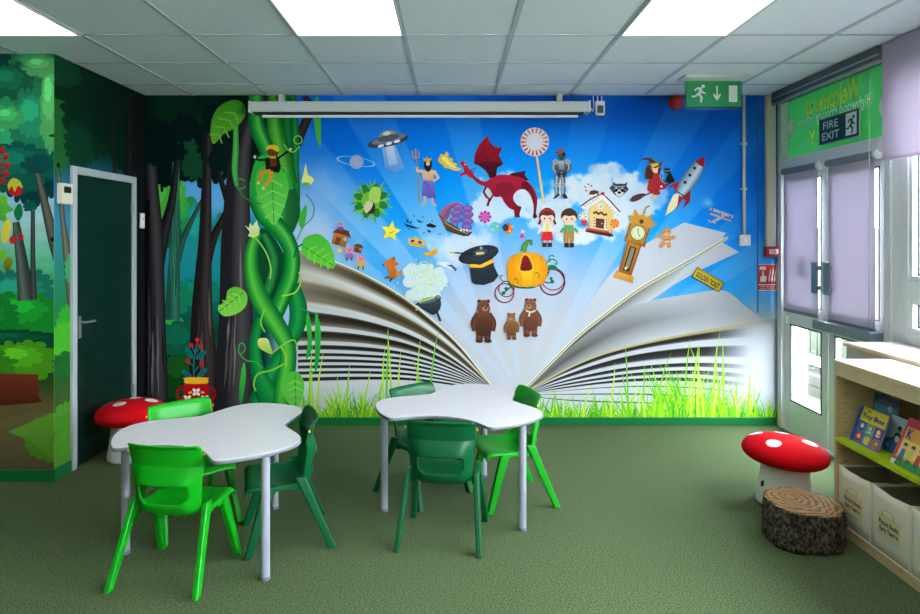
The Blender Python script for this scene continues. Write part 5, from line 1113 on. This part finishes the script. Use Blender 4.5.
# ------------------------------------------------------------------ tables
def trefoil(z):
    crisp = [(0, .49), (20, .493), (28.5, .493), (30, .435), (32, .398), (36, .353), (41, .325), (48, .302), (60, .288)]
    soft = [(0, .49), (12, .49), (19, .478), (25, .455), (30, .425), (35, .39), (40, .357), (46, .326), (53, .302), (60, .288)]
    pts = []
    for la, cw, ccw in ((192, soft, crisp), (312, crisp, soft), (72, soft, soft)):
        for k in range(-40, 40):
            d = k*1.5; tb = ccw if d >= 0 else cw
            r = float(np.interp(abs(d), [q[0] for q in tb], [q[1] for q in tb])); a = R(la+d)
            pts.append((r*math.cos(a), r*math.sin(a), z))
    n = len(pts)
    for _ in range(2):
        old = pts[:]
        pts = [tuple((old[i-1][k]+2*old[i][k]+old[(i+1) % n][k])/4 for k in range(3)) for i in range(n)]
    return pts
def table(x, y, label):
    t = thing('activity_table', label, 'table', (x, y, 0), 0, 'white trefoil activity tables')
    bm = bmesh.new(); flat(bm, trefoil(0.552), (0, 0, 0.018))
    tp = obj('tabletop', bm, M['tabletop'], t, bevel=0.003)
    bm = bmesh.new()
    P = trefoil(0); n = len(P)
    def off(i, d):
        a, b = P[i-1], P[(i+1) % n]; tx, ty = b[0]-a[0], b[1]-a[1]; L = math.hypot(tx, ty)
        return (P[i][0]+ty/L*d, P[i][1]-tx/L*d)
    rings = []
    for d, z in ((-0.001, 0.553), (0.0022, 0.5545), (0.0022, 0.5665), (-0.001, 0.5685)):
        rings.append([bm.verts.new((*off(i, d), z)) for i in range(n)])
    for k in range(3):
        for i in range(n):
            j = (i+1) % n; bm.faces.new((rings[k][i], rings[k][j], rings[k+1][j], rings[k+1][i]))
    obj('edge_band', bm, M['edge'], tp, smooth=True)
    for la in (192, 312, 72):
        lx, ly = 0.445*math.cos(R(la)), 0.445*math.sin(R(la))
        bm = bmesh.new(); lathe(bm, [(0.02, 0.012), (0.02, 0.5515)], 20, (lx, ly, 0))
        lg = obj('leg', bm, M['tleg'], t, smooth=False)
        bm = bmesh.new(); lathe(bm, [(0.021, 0), (0.0215, 0.004), (0.021, 0.016)], 20, (lx, ly, 0)); obj('foot_cap', bm, M['edge'], lg)
        bm = bmesh.new(); lathe(bm, [(0.04, 0.5475), (0.04, 0.5515)], 20, (lx, ly, 0)); obj('mounting_plate', bm, M['edge'], lg)
    return t
T1, T2 = (-1.119, 3.235), (0.0635, 3.72)
table(*T1, 'white trefoil table nearest the left door, with two bright green chairs')
table(*T2, 'white trefoil table in the middle, in front of the open book mural')

# ------------------------------------------------------------------ chairs
def shell_back():
    """one moulded grid; returns rows of points, hole rows"""
    # (y, z, half width, forward wrap at the edge)
    prof = [(-0.142, 0.604, 0.160, 0.010), (-0.134, 0.607, 0.167, 0.014), (-0.122, 0.594, 0.171, 0.020), (-0.116, 0.558, 0.172, 0.024), (-0.107, 0.516, 0.171, 0.027), (-0.108, 0.511, 0.171, 0.028), (-0.110, 0.506, 0.1705, 0.029), (-0.122, 0.482, 0.167, 0.038), (-0.134, 0.446, 0.160, 0.052), (-0.133, 0.434, 0.158, 0.053),
            (-0.121, 0.366, 0.153, 0.050), (-0.118, 0.354, 0.152, 0.048), (-0.108, 0.320, 0.152, 0.042), (-0.084, 0.296, 0.156, 0.030), (-0.050, 0.288, 0.162, 0.016)]
    us = [-1, -.93, -.72, -.58, -.28, 0, .28, .58, .72, .93, 1]
    return prof, us
def make_chair(m, name='school_chair'):
    t = thing(name, 'x', 'chair')
    prof, us = shell_back()
    bm = bmesh.new(); G = []
    for k, (y, z, w, wr) in enumerate(prof):
        row = []
        for u in us:
            e = max(0, (abs(u)-.5)/.5)**1.6
            row.append(bm.verts.new((u*w, y+wr*e+0.010*(1-u*u)*0-0.012*(1-u*u), z+((0, 0.012, 0.024, 0.034)[k-11]*e if 11 <= k else 0))))
        G.append(row)
    for k in range(len(prof)-1):
        for i in range(len(us)-1):
            um = (us[i]+us[i+1])/2
            if k in (9, 10) and abs(um) < (0.70 if k == 9 else 0.6): continue
            bm.faces.new((G[k][i], G[k][i+1], G[k+1][i+1], G[k+1][i]))
    bk = obj('backrest', bm, m, t, smooth=True, solid=0.013, offset=0, sub=2)
    for sx in (-1, 1):
        bm = bmesh.new(); lathe(bm, [(0.006, 0), (0.006, 0.003)], 14, axis='X'); bmesh.ops.scale(bm, vec=(sx, 1, 1), verts=bm.verts[:])
        bmesh.ops.translate(bm, vec=(sx*0.177, -0.098, 0.567), verts=bm.verts[:]); obj('size_dot', bm, M['dot'], bk)
    # seat
    sp = [(-0.060, 0.289, 0.160, .034), (-0.02, 0.288, 0.168, .034), (0.03, 0.294, 0.174, .028), (0.09, 0.306, 0.178, .018), (0.14, 0.318, 0.178, .008), (0.172, 0.322, 0.176, .002), (0.192, 0.316, 0.174, -.004), (0.2, 0.300, 0.172, -.008)]
    bm = bmesh.new(); G = []
    uu = [-1, -.94, -.7, -.35, 0, .35, .7, .94, 1]
    for y, z, w, wr in sp:
        row = []
        for u in uu:
            e = max(0, (abs(u)-.55)/.45)
            drop = -0.022 if abs(u) == 1 else 0
            row.append(bm.verts.new((u*w, y, z-0.008*(1-u*u)+wr*e+drop)))
        G.append(row)
    for k in range(len(sp)-1):
        for i in range(len(uu)-1): bm.faces.new((G[k][i], G[k][i+1], G[k+1][i+1], G[k+1][i]))
    obj('seat', bm, m, t, smooth=True, solid=0.012, offset=0, sub=2)
    for sx in (-1, 1):
        bm = bmesh.new(); prism(bm, (sx*0.199, -0.205, 0), (sx*0.169, -0.056, 0.350), 0.028, 0.036, 0.026, 0.050)
        obj('leg', bm, m, t, bevel=0.007, seg=3)
        bm = bmesh.new(); prism(bm, (sx*0.194, 0.188, 0), (sx*0.164, 0.088, 0.318), 0.032, 0.036, 0.030, 0.056)
        obj('leg', bm, m, t, bevel=0.007, seg=3)
        bm = bmesh.new(); flat(bm, [(sx*0.151, y, z) for y, z in ((-0.085, 0.33), (-0.075, 0.288), (-0.03, 0.284), (-0.005, 0.294), (0.045, 0.294), (0.065, 0.284), (0.105, 0.284), (0.15, 0.31), (0.1, 0.316), (0.0, 0.318))], (sx*0.022, 0, 0)); obj('side_rail', bm, m, t, bevel=0.004)
    bm = bmesh.new(); flat(bm, [(-0.16, y, z) for y, z in ((0.06, 0.272), (0.085, 0.272), (0.085, 0.296), (0.06, 0.292))], (0.32, 0, 0)); obj('cross_rail', bm, m, t, bevel=0.004)
    return t
def copy_tree(o, parent=None):
    c = o.copy(); COL.objects.link(c)
    if parent: c.parent = parent
    for ch in list(o.children): copy_tree(ch, c)
    return c
protoB, protoD = make_chair(M['bright']), make_chair(M['dark'])
CH = [('b', -1.232, 2.972, 82, 'bright green chair seen from behind, tucked in at the front of the left table'),
      ('b', -1.395, 3.49, 314, 'bright green chair behind the left table, beside the left mushroom stool'),
      ('d', -0.836, 3.324, 198, 'dark green chair at the right side of the left table'),
      ('d', -0.040, 3.335, 82, 'dark green chair seen from behind, in front of the middle table'),
      ('d', -0.165, 3.885, 314, 'dark green chair behind the left lobe of the middle table, mostly hidden'),
      ('b', 0.336, 3.812, 195, 'bright green chair at the right side of the middle table')]
used = set()
for k, x, y, a, lab in CH:
    p = protoB if k == 'b' else protoD
    o = p if k not in used else copy_tree(p); used.add(k)
    o.location = (x, y, 0); o.rotation_euler = (0, 0, R(a-90)); o['label'] = lab; o['group'] = 'moulded plastic school chairs'

# ------------------------------------------------------------------ mushroom stools
def mushroom(x, y, tilt, az, spots, label, tagged, lift=0.0):
    t = thing('mushroom_stool', label, 'stool', (x, y, 0), 0, 'red toadstool stools')
    bm = bmesh.new(); lathe(bm, [(0.142, 0.0), (0.152, 0.008), (0.152, 0.02), (0.138, 0.11), (0.127, 0.19), (0.122, 0.24)], 40)
    st = obj('stem', bm, M['stem'], t, smooth=True)
    if tagged: obj('sewn_tag', BX(((-0.147, -0.03, 0.105), (-0.132, -0.022, 0.135))), M['black'], st)
    Rr, hu, hl, zc = 0.227, 0.088, 0.070, 0.287+lift
    rot = Matrix.Translation((0, 0, zc)) @ Matrix.Rotation(tilt, 4, 'Y')
    def surf(r, a):
        q = min(1, r); return Vector((Rr*q*math.cos(a), Rr*q*math.sin(a), hu*(1-q**2.6)**0.5))
    bm = bmesh.new(); prof = [(0.004, -hl)]
    for k in range(1, 11): q = k/10; prof.append((Rr*math.sin(q*math.pi/2), -hl*max(0, 1-math.sin(q*math.pi/2)**3.2)**.5 if q < 1 else 0))
    for k in range(1, 15):
        q = math.cos(k/14*math.pi/2); prof.append((max(.004, Rr*q), hu*(1-q**2.6)**.5))
    lathe(bm, prof, 48)
    for r, a, s in spots:
        c = surf(r, a); e = 0.004; n = ((surf(r+e, a)-c).normalized()).cross((surf(r, a+e)-c).normalized()); n.normalize()
        if n.z < 0: n = -n
        t1 = (surf(r+e, a)-surf(r-e, a)).normalized(); t2 = n.cross(t1)
        # patch that follows the cap
        vs = []; cen = None
        for rad in (0, .5, 1):
            ring = []
            for i in range(20):
                b = 2*math.pi*i/20; p = c+t1*(s*rad*math.cos(b))+t2*(s*rad*math.sin(b))
                rr = math.hypot(p.x, p.y)/Rr; aa = math.atan2(p.y, p.x)
                ring.append(surf(min(rr, .995), aa)+n*0.0016)
            vs.append(ring)
        cv = bm.verts.new(vs[0][0]); r1 = [bm.verts.new(v) for v in vs[1]]; r2 = [bm.verts.new(v) for v in vs[2]]
        for i in range(20):
            j = (i+1) % 20
            bm.faces.new((cv, r1[i], r1[j])).material_index = 1; bm.faces.new((r1[i], r2[i], r2[j], r1[j])).material_index = 1
    bmesh.ops.transform(bm, matrix=rot, verts=bm.verts[:])
    obj('cap', bm, [M['cap'], M['spot']], t, smooth=True)
SP = lambda L: [(r, R(a), s) for r, a, s in L]
mushroom(1.884, 3.735, R(4), 0, SP([(.64, 219, .040), (.45, 75, .038), (.53, 326, .042), (.70, 140, .040)]), 'red toadstool stool with white spots beside the bookcase and glazed door', True)
mushroom(-2.188, 4.505, R(-1), 0, SP([(.40, 246, .042), (.34, 96, .040), (.56, 14, .042), (.76, 176, .042)]), 'red toadstool stool with white spots in front of the dark green door', False, 0.014)

# ------------------------------------------------------------------ tree stump pouffe
def stump():
    t = thing('stump_pouffe', 'tree stump pouffe with bark print in front of the right mushroom stool', 'pouffe', (1.752, 3.285, 0))
    n = 96
    def rad(a): return 0.182+0.012*math.sin(2*a+.6)+0.007*math.sin(5*a+1)+0.004*math.sin(11*a)
    def top(x, y): return 0.188-0.075*x+0.03*y
    bm = bmesh.new(); rings = []
    rr = random.Random(3)
    for k in range(15):
        f = k/14; ring = []
        for i in range(n):
            a = 2*math.pi*i/n; r = rad(a)*(1.03 if 0.05 < f < .8 else 1.0)*(1-0.03*(f < .02)-0.025*(f > .95))+0.0035*math.sin(i*2.1+k*1.7)+rr.uniform(-.002, .002)
            x, y = r*math.cos(a), r*math.sin(a); ring.append(bm.verts.new((x, y, f*top(x, y))))
        rings.append(ring)
    for k in range(14):
        for i in range(n):
            j = (i+1) % n; bm.faces.new((rings[k][i], rings[k][j], rings[k+1][j], rings[k+1][i]))
    bm.faces.new(rings[0][::-1])
    m = noise_mat('bark_print', (26, 21, 17), (128, 116, 98), 64, 0.75, 0.9, 90, 9, (1, 1, .75), lo=.40, hi=.76)
    obj('bark_side', bm, m, t, smooth=True)
    # growth rings
    m = mat('cut_wood_print', (176, 122, 60), 0.6); nt = m.node_tree; b = nt.nodes['Principled BSDF']
    tc = nt.nodes.new('ShaderNodeTexCoord'); mp = nt.nodes.new('ShaderNodeMapping'); mp.inputs['Location'].default_value = (0.05, -0.03, 0)
    nt.links.new(tc.outputs['Object'], mp.inputs['Vector'])
    wv = nt.nodes.new('ShaderNodeTexWave'); wv.wave_type = 'RINGS'; wv.rings_direction = 'Z'; wv.inputs['Scale'].default_value = 11; wv.inputs['Distortion'].default_value = 10; wv.inputs['Detail'].default_value = 4; wv.inputs['Detail Scale'].default_value = 1.0; wv.inputs['Detail Roughness'].default_value = .55
    nt.links.new(mp.outputs['Vector'], wv.inputs['Vector'])
    rp = nt.nodes.new('ShaderNodeValToRGB'); e = rp.color_ramp.elements
    e[0].position = 0.05; e[0].color = (*lin((124, 88, 48)), 1); e[1].position = .75; e[1].color = (*lin((188, 148, 92)), 1)
    q = rp.color_ramp.elements.new(.35); q.color = (*lin((158, 114, 62)), 1)
    nt.links.new(wv.outputs['Color'], rp.inputs['Fac']); nt.links.new(rp.outputs['Color'], b.inputs['Base Color'])
    bp = nt.nodes.new('ShaderNodeBump'); bp.inputs['Strength'].default_value = .4; bp.inputs['Distance'].default_value = .004; nt.links.new(wv.outputs['Fac'], bp.inputs['Height']); nt.links.new(bp.outputs['Normal'], b.inputs['Normal'])
    bm = bmesh.new(); c = bm.verts.new((0, 0, top(0, 0)+.004)); pr = None
    for f in (.35, .7, .93, .985):
        ring = []
        for i in range(n):
            a = 2*math.pi*i/n; r = rad(a)*f; x, y = r*math.cos(a), r*math.sin(a); ring.append(bm.verts.new((x, y, top(x, y)+(0.004 if f < .9 else .002 if f < .96 else -.004))))
        for i in range(n):
            j = (i+1) % n
            if pr is None: bm.faces.new((c, ring[i], ring[j]))
            else: bm.faces.new((pr[i], ring[i], ring[j], pr[j]))
        pr = ring
    obj('cut_top', bm, m, t, smooth=True)
stump()

# ------------------------------------------------------------------ bookcase
BX0, BX1, BYF, BYN = 1.978, 2.268, 3.417, 1.45
bc = thing('bookcase', 'low maple bookcase with white top and lime green shelf', 'bookcase', (BX0, BYF, 0))
LN = BYF-BYN; dp = BX1-BX0
side_bm = BX(((0, -0.019, 0.0), (dp, 0, 0.848)))
obj('side_panel', side_bm, M['woodin'], bc, bevel=0.0015)
obj('side_panel', BX(((0, -LN, 0), (dp, -LN+0.019, 0.848))), M['woodin'], bc, bevel=0.0015)
obj('top_board', BX(((-0.004, -LN-0.002, 0.848), (dp, 0.003, 0.872))), M['wood'], bc, bevel=0.002)
obj('top_laminate', BX(((0.001, -LN+0.002, 0.8722), (dp-0.001, -0.001, 0.8735))), M['lam'], bc)
obj('fascia_rail', BX(((0.0, -LN+0.019, 0.792), (0.02, -0.019, 0.848))), M['wood'], bc, bevel=0.0015)
obj('back_panel', BX(((dp-0.008, -LN+0.019, 0.05), (dp, -0.019, 0.848))), M['woodin'], bc)
obj('plinth', BX(((0.0, -LN+0.019, 0.0), (dp-0.008, -0.019, 0.048))), M['woodin'], bc, bevel=0.0015)
obj('lime_shelf', BX(((-0.006, -LN+0.019, 0.456), (dp-0.008, -0.019, 0.476))), M['lime'], bc, bevel=0.003)
obj('lime_riser', BX(((dp-0.075, -LN+0.019, 0.476), (dp-0.060, -0.42, 0.60))), M['lime'], bc, bevel=0.002)
hb = bmesh.new()
for x in (0.05, 0.21):
    for k in range(15):
        if abs(0.10+k*0.05-0.466) > 0.02: lathe(hb, [(0.004, -0.0193), (0.004, -0.0188)], 8, (x, 0, 0.10+k*0.05), 'Y')
obj('peg_hole', hb, M['ink'], bc)['kind'] = 'stuff'

# storage cubes on the plinth
def cube(i, yf, label):
    w, d, h, th = 0.262, 0.262, 0.292, 0.005
    t = thing('storage_cube', label, 'storage box', (BX0+0.006, yf-w/2, 0.0485), 0, 'canvas storage cubes in the bookcase')
    rr = random.Random(i)
    bm = bmesh.new(); N = 10
    def wall(p0, p1, inner):
        g = []
        for a in range(N+1):
            col = []
            for b in range(7):
                f, v = a/N, b/6; bulge = math.sin(math.pi*f)*math.sin(math.pi*min(1, v*.8+.1))*0.004*(1 if not inner else .6)
                nx, ny = (p1[1]-p0[1]), -(p1[0]-p0[0]); L = math.hypot(nx, ny)
                sag = -0.006*math.sin(math.pi*f)*(v == 1)*rr.uniform(.5, 1.4)
                col.append(bm.verts.new((p0[0]+(p1[0]-p0[0])*f+nx/L*bulge, p0[1]+(p1[1]-p0[1])*f+ny/L*bulge, v*h+sag)))
            g.append(col)
        for a in range(N):
            for b in range(6): bm.faces.new((g[a][b], g[a+1][b], g[a+1][b+1], g[a][b+1]))
    q = [(0, w/2-.002), (0, -w/2+.002), (d, -w/2+.002), (d, w/2-.002)]
    for k in range(4): wall(q[k], q[(k+1) % 4], False)
    bm.faces.new([bm.verts.new((x, y, 0.002)) for x, y in q])
    bmesh.ops.remove_doubles(bm, verts=bm.verts[:], dist=0.0008)
    bd = obj('canvas_body', bm, M['fabric'], t, smooth=True, solid=th, offset=-1)
    bm = bmesh.new(); e = th+0.001
    for (xa, ya), (xb, yb) in zip([(e, w/2-e), (e, -w/2+e), (d-e, -w/2+e), (d-e, w/2-e)], [(e, -w/2+e), (d-e, -w/2+e), (d-e, w/2-e), (e, w/2-e)]):
        bm.faces.new([bm.verts.new(p) for p in ((xa, ya, .01), (xb, yb, .01), (xb, yb, h-.014), (xa, ya, h-.014))])
    bm.faces.new([bm.verts.new(p) for p in ((e, w/2-e, .012), (e, -w/2+e, .012), (d-e, -w/2+e, .012), (d-e, w/2-e, .012))])
    obj('lining', bm, M['fabricin'], bd, solid=0.001)
    bm = bmesh.new(); tube(bm, [(-0.006, w/2-.004, 0.003), (-0.006, -w/2+.004, 0.003)], 0.003, 6); tube(bm, [(-0.002, -w/2+.003, 0.0), (-0.003, -w/2+.003, h)], 0.0025, 6); obj('piping', bm, M['fabric'], bd)
    # tag on a wire loop
    sl = 0.03
    cd = obj('label_card', BX(((-0.009, -0.072, 0.085), (-0.0075, 0.072, 0.19))), M['card'], t)
    lettering('lettering', 'Picture Books\nEarly Years »', M['ink'], cd, (-0.0096, -0.002, 0.132), (0, -1, 0), (0, 0, 1), 0.132, 0.060, bold=0.03)
    bm = bmesh.new(); tube(bm, [(-0.010, 0.035, 0.18), (-0.011, 0.036, 0.205), (-0.011, 0.02, 0.212), (-0.011, -0.02, 0.212), (-0.011, -0.036, 0.205), (-0.010, -0.035, 0.18)], 0.0022, 6); obj('wire_loop', bm, M['wire'], cd, smooth=True)
yy = BYF-0.030
for i, lab in enumerate(('canvas storage cube nearest the tree stump pouffe, at the far end of the bookcase', 'second canvas storage cube from the far end of the bookcase', 'canvas storage cube cut off by the right edge of the photo')):
    cube(i, yy-i*0.268, lab)

# picture books: drawn covers on leaning volumes
def book(name, label, x, yfar, w, h, th, lean, cover, art, yaw=0, back=None):
    """stands on the lime shelf, cover towards the room, leaning back; local u to the right of the cover, v up"""
    t = thing('picture_book', label, 'book', (x, yfar, 0.477), 0, 'picture books on the lime shelf')
    t.rotation_euler = (0, R(lean), R(yaw))
    # local axes: cover normal -X, u = -Y, v = +Z
    obj('cover', BX(((0, -w, 0), (0.002, 0, h)), ((th-0.002, -w, 0), (th, 0, h)), ((0, -0.002, 0), (th, 0, h))), PC(cover, .3), t)
    obj('pages', BX(((0.002, -w+0.004, 0.003), (th-0.002, -0.002, h-0.003))), PC((236, 232, 222), .8), t)
    bm = bmesh.new(); mats = []; k = [0]
    def put(pts, c):
        if c not in mats: mats.append(c)
        k[0] += 1
        flat(bm, [(-0.0002-k[0]*0.00004, -u*w, v*h) for u, v in pts], (0.00003, 0, 0), mats.index(c))
    def disc(u, v, r, c, n=16): put([(u+r*math.cos(2*math.pi*i/n), v+r*w/h*math.sin(2*math.pi*i/n)) for i in range(n)], c)
    def rect(u0, v0, u1, v1, c): put([(u0, v0), (u1, v0), (u1, v1), (u0, v1)], c)
    texts = art(put, disc, rect) or []
    obj('cover_print', bm, [PC(c, .3) for c in mats], t)
    for s, u, v, wd, hg, c in texts:
        lettering('lettering', s, PC(c, .4), t, (-0.0006-k[0]*0.00004, -u*w, v*h), (0, -1, 0), (0, 0, 1), wd*w, hg*h, bold=0.03)
def art_toy(put, disc, rect):
    rect(0, 0, 1, 1, (34, 110, 190)); rect(.10, .62, 1, 1, (250, 222, 20)); rect(0, 0, .1, 1, (30, 90, 180))
    cs = [(230, 44, 60), (240, 170, 40), (150, 60, 150), (120, 70, 160), (40, 150, 200), (226, 60, 60)]
    cs2 = [(206, 226, 60), (60, 130, 200), (240, 120, 60), (30, 130, 200), (120, 190, 70), (60, 60, 160)]
    for j in range(2):
        for i in range(3):
            u0, v0 = .12+i*.295, .03+j*.295; rect(u0, v0, u0+.28, v0+.28, cs2[j*3+i] if j else cs[(i+3) % 6])
            disc(u0+.14, v0+.14, .10, cs[(j*3+i)]); disc(u0+.14, v0+.17, .055, (250, 240, 200) if (i+j) % 2 else (250, 214, 40))
            rect(u0+.07, v0+.05, u0+.21, v0+.09, (40, 40, 60) if i == 0 else (240, 240, 236))
    disc(.12+.14+.295, .03+.13, .09, (250, 214, 30)); disc(.12+.14+.295+.05, .03+.2, .055, (250, 214, 30)); disc(.12+.14+.59, .17, .1, (60, 170, 80))
    put([(.71+.14, .17), (.71+.24, .17), (.71+.2, .27)], (240, 220, 40)); put([(.71+.14, .17), (.71+.04, .17), (.71+.08, .07)], (230, 60, 50))
    return [('Toy Box', .55, .76, .8, .17, (40, 40, 140)), ('My', .36, .92, .14, .08, (200, 30, 60))]
def art_red(put, disc, rect):
    rect(0, 0, 1, 1, (246, 168, 40)); rect(0, .82, 1, 1, (214, 30, 40)); rect(0, 0, .07, 1, (214, 30, 40)); rect(.07, 0, 1, .16, (60, 160, 80)); rect(.0, .0, .12, .10, (240, 240, 240))
    rect(.10, .20, .98, .55, (250, 226, 120))
    for i, (c, hc) in enumerate((((60, 120, 200), (90, 50, 30)), ((230, 220, 80), (60, 40, 30)), ((210, 60, 50), (120, 70, 40)), ((240, 240, 240), (40, 34, 30)))):
        u = .2+i*.21; put([(u-.07, .18), (u+.07, .18), (u+.05, .36), (u-.05, .36)], c); disc(u, .42, .055, (240, 200, 170)); put([(u-.06, .43), (u+.06, .43), (u+.04, .49), (u-.04, .49)], hc); rect(u-.05, .10, u-.01, .19, (50, 60, 110)); rect(u+.01, .10, u+.05, .19, (50, 60, 110))
    for i in range(7): put([(.1+i*.13, .02), (.14+i*.13, .14), (.18+i*.13, .02)], (40, 130, 60))
    return [('K', .2, .68, .15, .2, (30, 70, 160))]
def art_blue(put, disc, rect):
    rect(0, 0, 1, 1, (60, 130, 190)); rect(0, .55, 1, .8, (96, 170, 214)); put([(.0, .8), (.4, .95), (1, .84), (1, 1), (0, 1)], (40, 96, 150)); disc(.7, .76, .09, (206, 226, 236)); rect(0, 0, .05, 1, (30, 80, 150))
    for i in range(5): put([(.3+i*.1, .84), (.36+i*.1, .84), (.36+i*.1, .9), (.3+i*.1, .9)], (206, 80, 120))
def art_sea(put, disc, rect):
    rect(0, 0, 1, 1, (206, 226, 240)); put([(0, 0), (1, 0), (1, .4), (.5, .5), (0, .34)], (60, 120, 180)); disc(.5, .46, .17, (40, 60, 100)); disc(.5, .42, .11, (240, 240, 240)); disc(.5, .70, .1, (40, 60, 100)); put([(.44, .68), (.56, .68), (.5, .6)], (240, 170, 50)); disc(.2, .82, .06, (250, 250, 250)); disc(.8, .26, .08, (240, 240, 245)); disc(.15, .2, .07, (120, 180, 220))
def art_plain(c, d):
    def f(put, disc, rect):
        rect(0, 0, 1, 1, c); rect(.1, .62, .9, .9, d); disc(.5, .36, .2, d); disc(.5, .36, .12, c)
    return f
book('a', 'square Toy Box picture book with yellow title band on the lime shelf', 2.022, 3.357, 0.214, 0.184, 0.012, 20, (34, 110, 190), art_toy)
book('b', 'red and orange picture book with a row of children, nearest the right edge', 2.006, 3.024, 0.24, 0.222, 0.012, 24, (206, 30, 40), art_red)
book('c', 'tall blue picture book standing behind the Toy Box book', 2.128, 3.375, 0.18, 0.238, 0.01, 9, (60, 130, 190), art_blue)
book('d', 'pale blue sea picture book between the Toy Box book and the red book', 2.086, 3.20, 0.15, 0.175, 0.01, 16, (180, 206, 226), art_sea)
book('e', 'white backed picture book leaning behind the red book', 2.092, 3.00, 0.2, 0.225, 0.01, 16, (230, 230, 232), art_plain((226, 230, 234), (206, 50, 60)))

# ------------------------------------------------------------------ outside (ground, fence, bed and leaves darkened to offset the strong sky)
ground = struct(obj('ground_outside', BX(((XR+0.14, -3, -0.16), (12, 14, -0.02))), PC((74, 73, 70), .9)), 'darkened paving outside the door', 'ground')
fn = thing('garden_fence', 'weathered timber fence outside the glazed door', 'fence', (3.95, 8.5, 0))
bm = bmesh.new(); rr = random.Random(8)
for k in range(42):
    y = -2.7+k*0.135; h = 1.6+rr.uniform(-.02, .02); box(bm, (0, y, -0.02), (0.02, y+0.118, h))
obj('boards', bm, noise_mat('darkened_weathered_timber', (40, 48, 36), (56, 62, 48), 5, .8, 0, None, 4, (1, 8, 1)), fn)
for z in (.3, 1.3): obj('rail', BX(((0.02, -2.7, z), (0.06, 2.9, z+0.09))), PC((40, 42, 36), .8), fn)
wf = thing('white_railing', 'white painted railing outside the far door leaf', 'railing', (3.30, 6.3, 0))
for y in (-0.95, 0.0, 1.0): obj('post', BX(((0, y-.045, -0.02), (0.07, y+0.045, .82))), PC((244, 244, 244)), wf)
for z in (.33, .74): obj('rail', BX(((0.01, -0.95, z), (0.06, 1.0, z+0.065))), PC((244, 244, 244)), wf)
bed = thing('raised_bed', 'grey sleeper planting bed outside the door', 'planter', (3.45, 7.5, 0))
for k in range(2): obj('sleeper', BX(((0, -1.8, -0.02+k*.1), (0.1, 2.0, 0.075+k*.1))), PC((46, 44, 40), .8), bed, bevel=0.006)
obj('soil', BX(((0.1, -1.8, -0.02), (0.44, 2.0, 0.15))), PC((26, 22, 18), .9), bed)
def bush(x, y, z, s, seed, label, c):
    t = thing('garden_shrub', label, 'shrub', (x, y, z))
    q = random.Random(seed); bm = bmesh.new()
    for k in range(260):
        d = Vector((q.gauss(0, 1), q.gauss(0, 1), abs(q.gauss(0, 1)))).normalized()*s*q.uniform(.4, 1)
        a = Vector((q.uniform(-1, 1), q.uniform(-1, 1), q.uniform(-.4, 1))).normalized(); b = a.orthogonal().normalized()
        L = s*.22; p = d+Vector((0, 0, .05))
        vs = [bm.verts.new(p), bm.verts.new(p+a*L*.5+b*L*.22), bm.verts.new(p+a*L), bm.verts.new(p+a*L*.5-b*L*.22)]; bm.faces.new(vs)
    obj('leaves', bm, PC(c, .6), t)
    bm = bmesh.new()
    for k in range(5): tube(bm, [(0, 0, 0), (q.uniform(-.3, .3)*s, q.uniform(-.3, .3)*s, s*.8)], 0.008, 6)
    obj('stem', bm, PC((90, 76, 50), .8), t)
bush(3.66, 6.55, .15, .17, 1, 'small green shrub in the raised bed, seen low through the far door leaf', (22, 44, 8)); bush(3.66, 7.1, .15, .2, 2, 'leafy green shrub in the middle of the raised bed', (20, 40, 8))
bush(3.66, 7.8, .15, .17, 5, 'low green shrub at the far end of the raised bed', (24, 42, 10))
struct(obj('backdrop_trees', BX(((9.0, -3, -0.02), (9.3, 12, 0.9))), noise_mat('far_hedge', (16, 28, 12), (26, 36, 18), 6, .9)), 'hedge beyond the fence', 'hedge')

# ------------------------------------------------------------------ light, camera, look
w = bpy.data.worlds.new('sky'); sc.world = w; w.use_nodes = True
nt = w.node_tree; bg = nt.nodes['Background']
sky = nt.nodes.new('ShaderNodeTexSky'); sky.sky_type = 'HOSEK_WILKIE'; sky.turbidity = 6; sky.ground_albedo = .5; sky.sun_direction = Vector((-.5, .3, .8)).normalized()
mxn = nt.nodes.new('ShaderNodeMix'); mxn.data_type = 'RGBA'; mxn.inputs['Factor'].default_value = 0.88
nt.links.new(sky.outputs['Color'], mxn.inputs['A']); mxn.inputs['B'].default_value = (1.0, 0.945, 1.03, 1)
nt.links.new(mxn.outputs['Result'], bg.inputs['Color']); bg.inputs['Strength'].default_value = 38.0

cam = bpy.data.cameras.new('camera'); co = bpy.data.objects.new('camera', cam); COL.objects.link(co)
co.location = (0, 0, EYE); co.rotation_euler = (R(90), 0, 0)
cam.sensor_width = 36; cam.lens = 36*F/920; cam.shift_x = (460-CX)/920; cam.shift_y = -(307-CY)/920
cam.clip_start = 0.05
sc.camera = co
sc.view_settings.view_transform = 'Standard'; sc.view_settings.look = 'None'; sc.view_settings.gamma = 1; sc.view_settings.use_curve_mapping = False
sc.view_settings.exposure = 0.4
sc.cycles.use_denoising = True
sc.cycles.max_bounces = 8; sc.cycles.diffuse_bounces = 5; sc.cycles.transparent_max_bounces = 12
sc.cycles.caustics_reflective = False; sc.cycles.caustics_refractive = False
sc.cycles.sample_clamp_indirect = 6
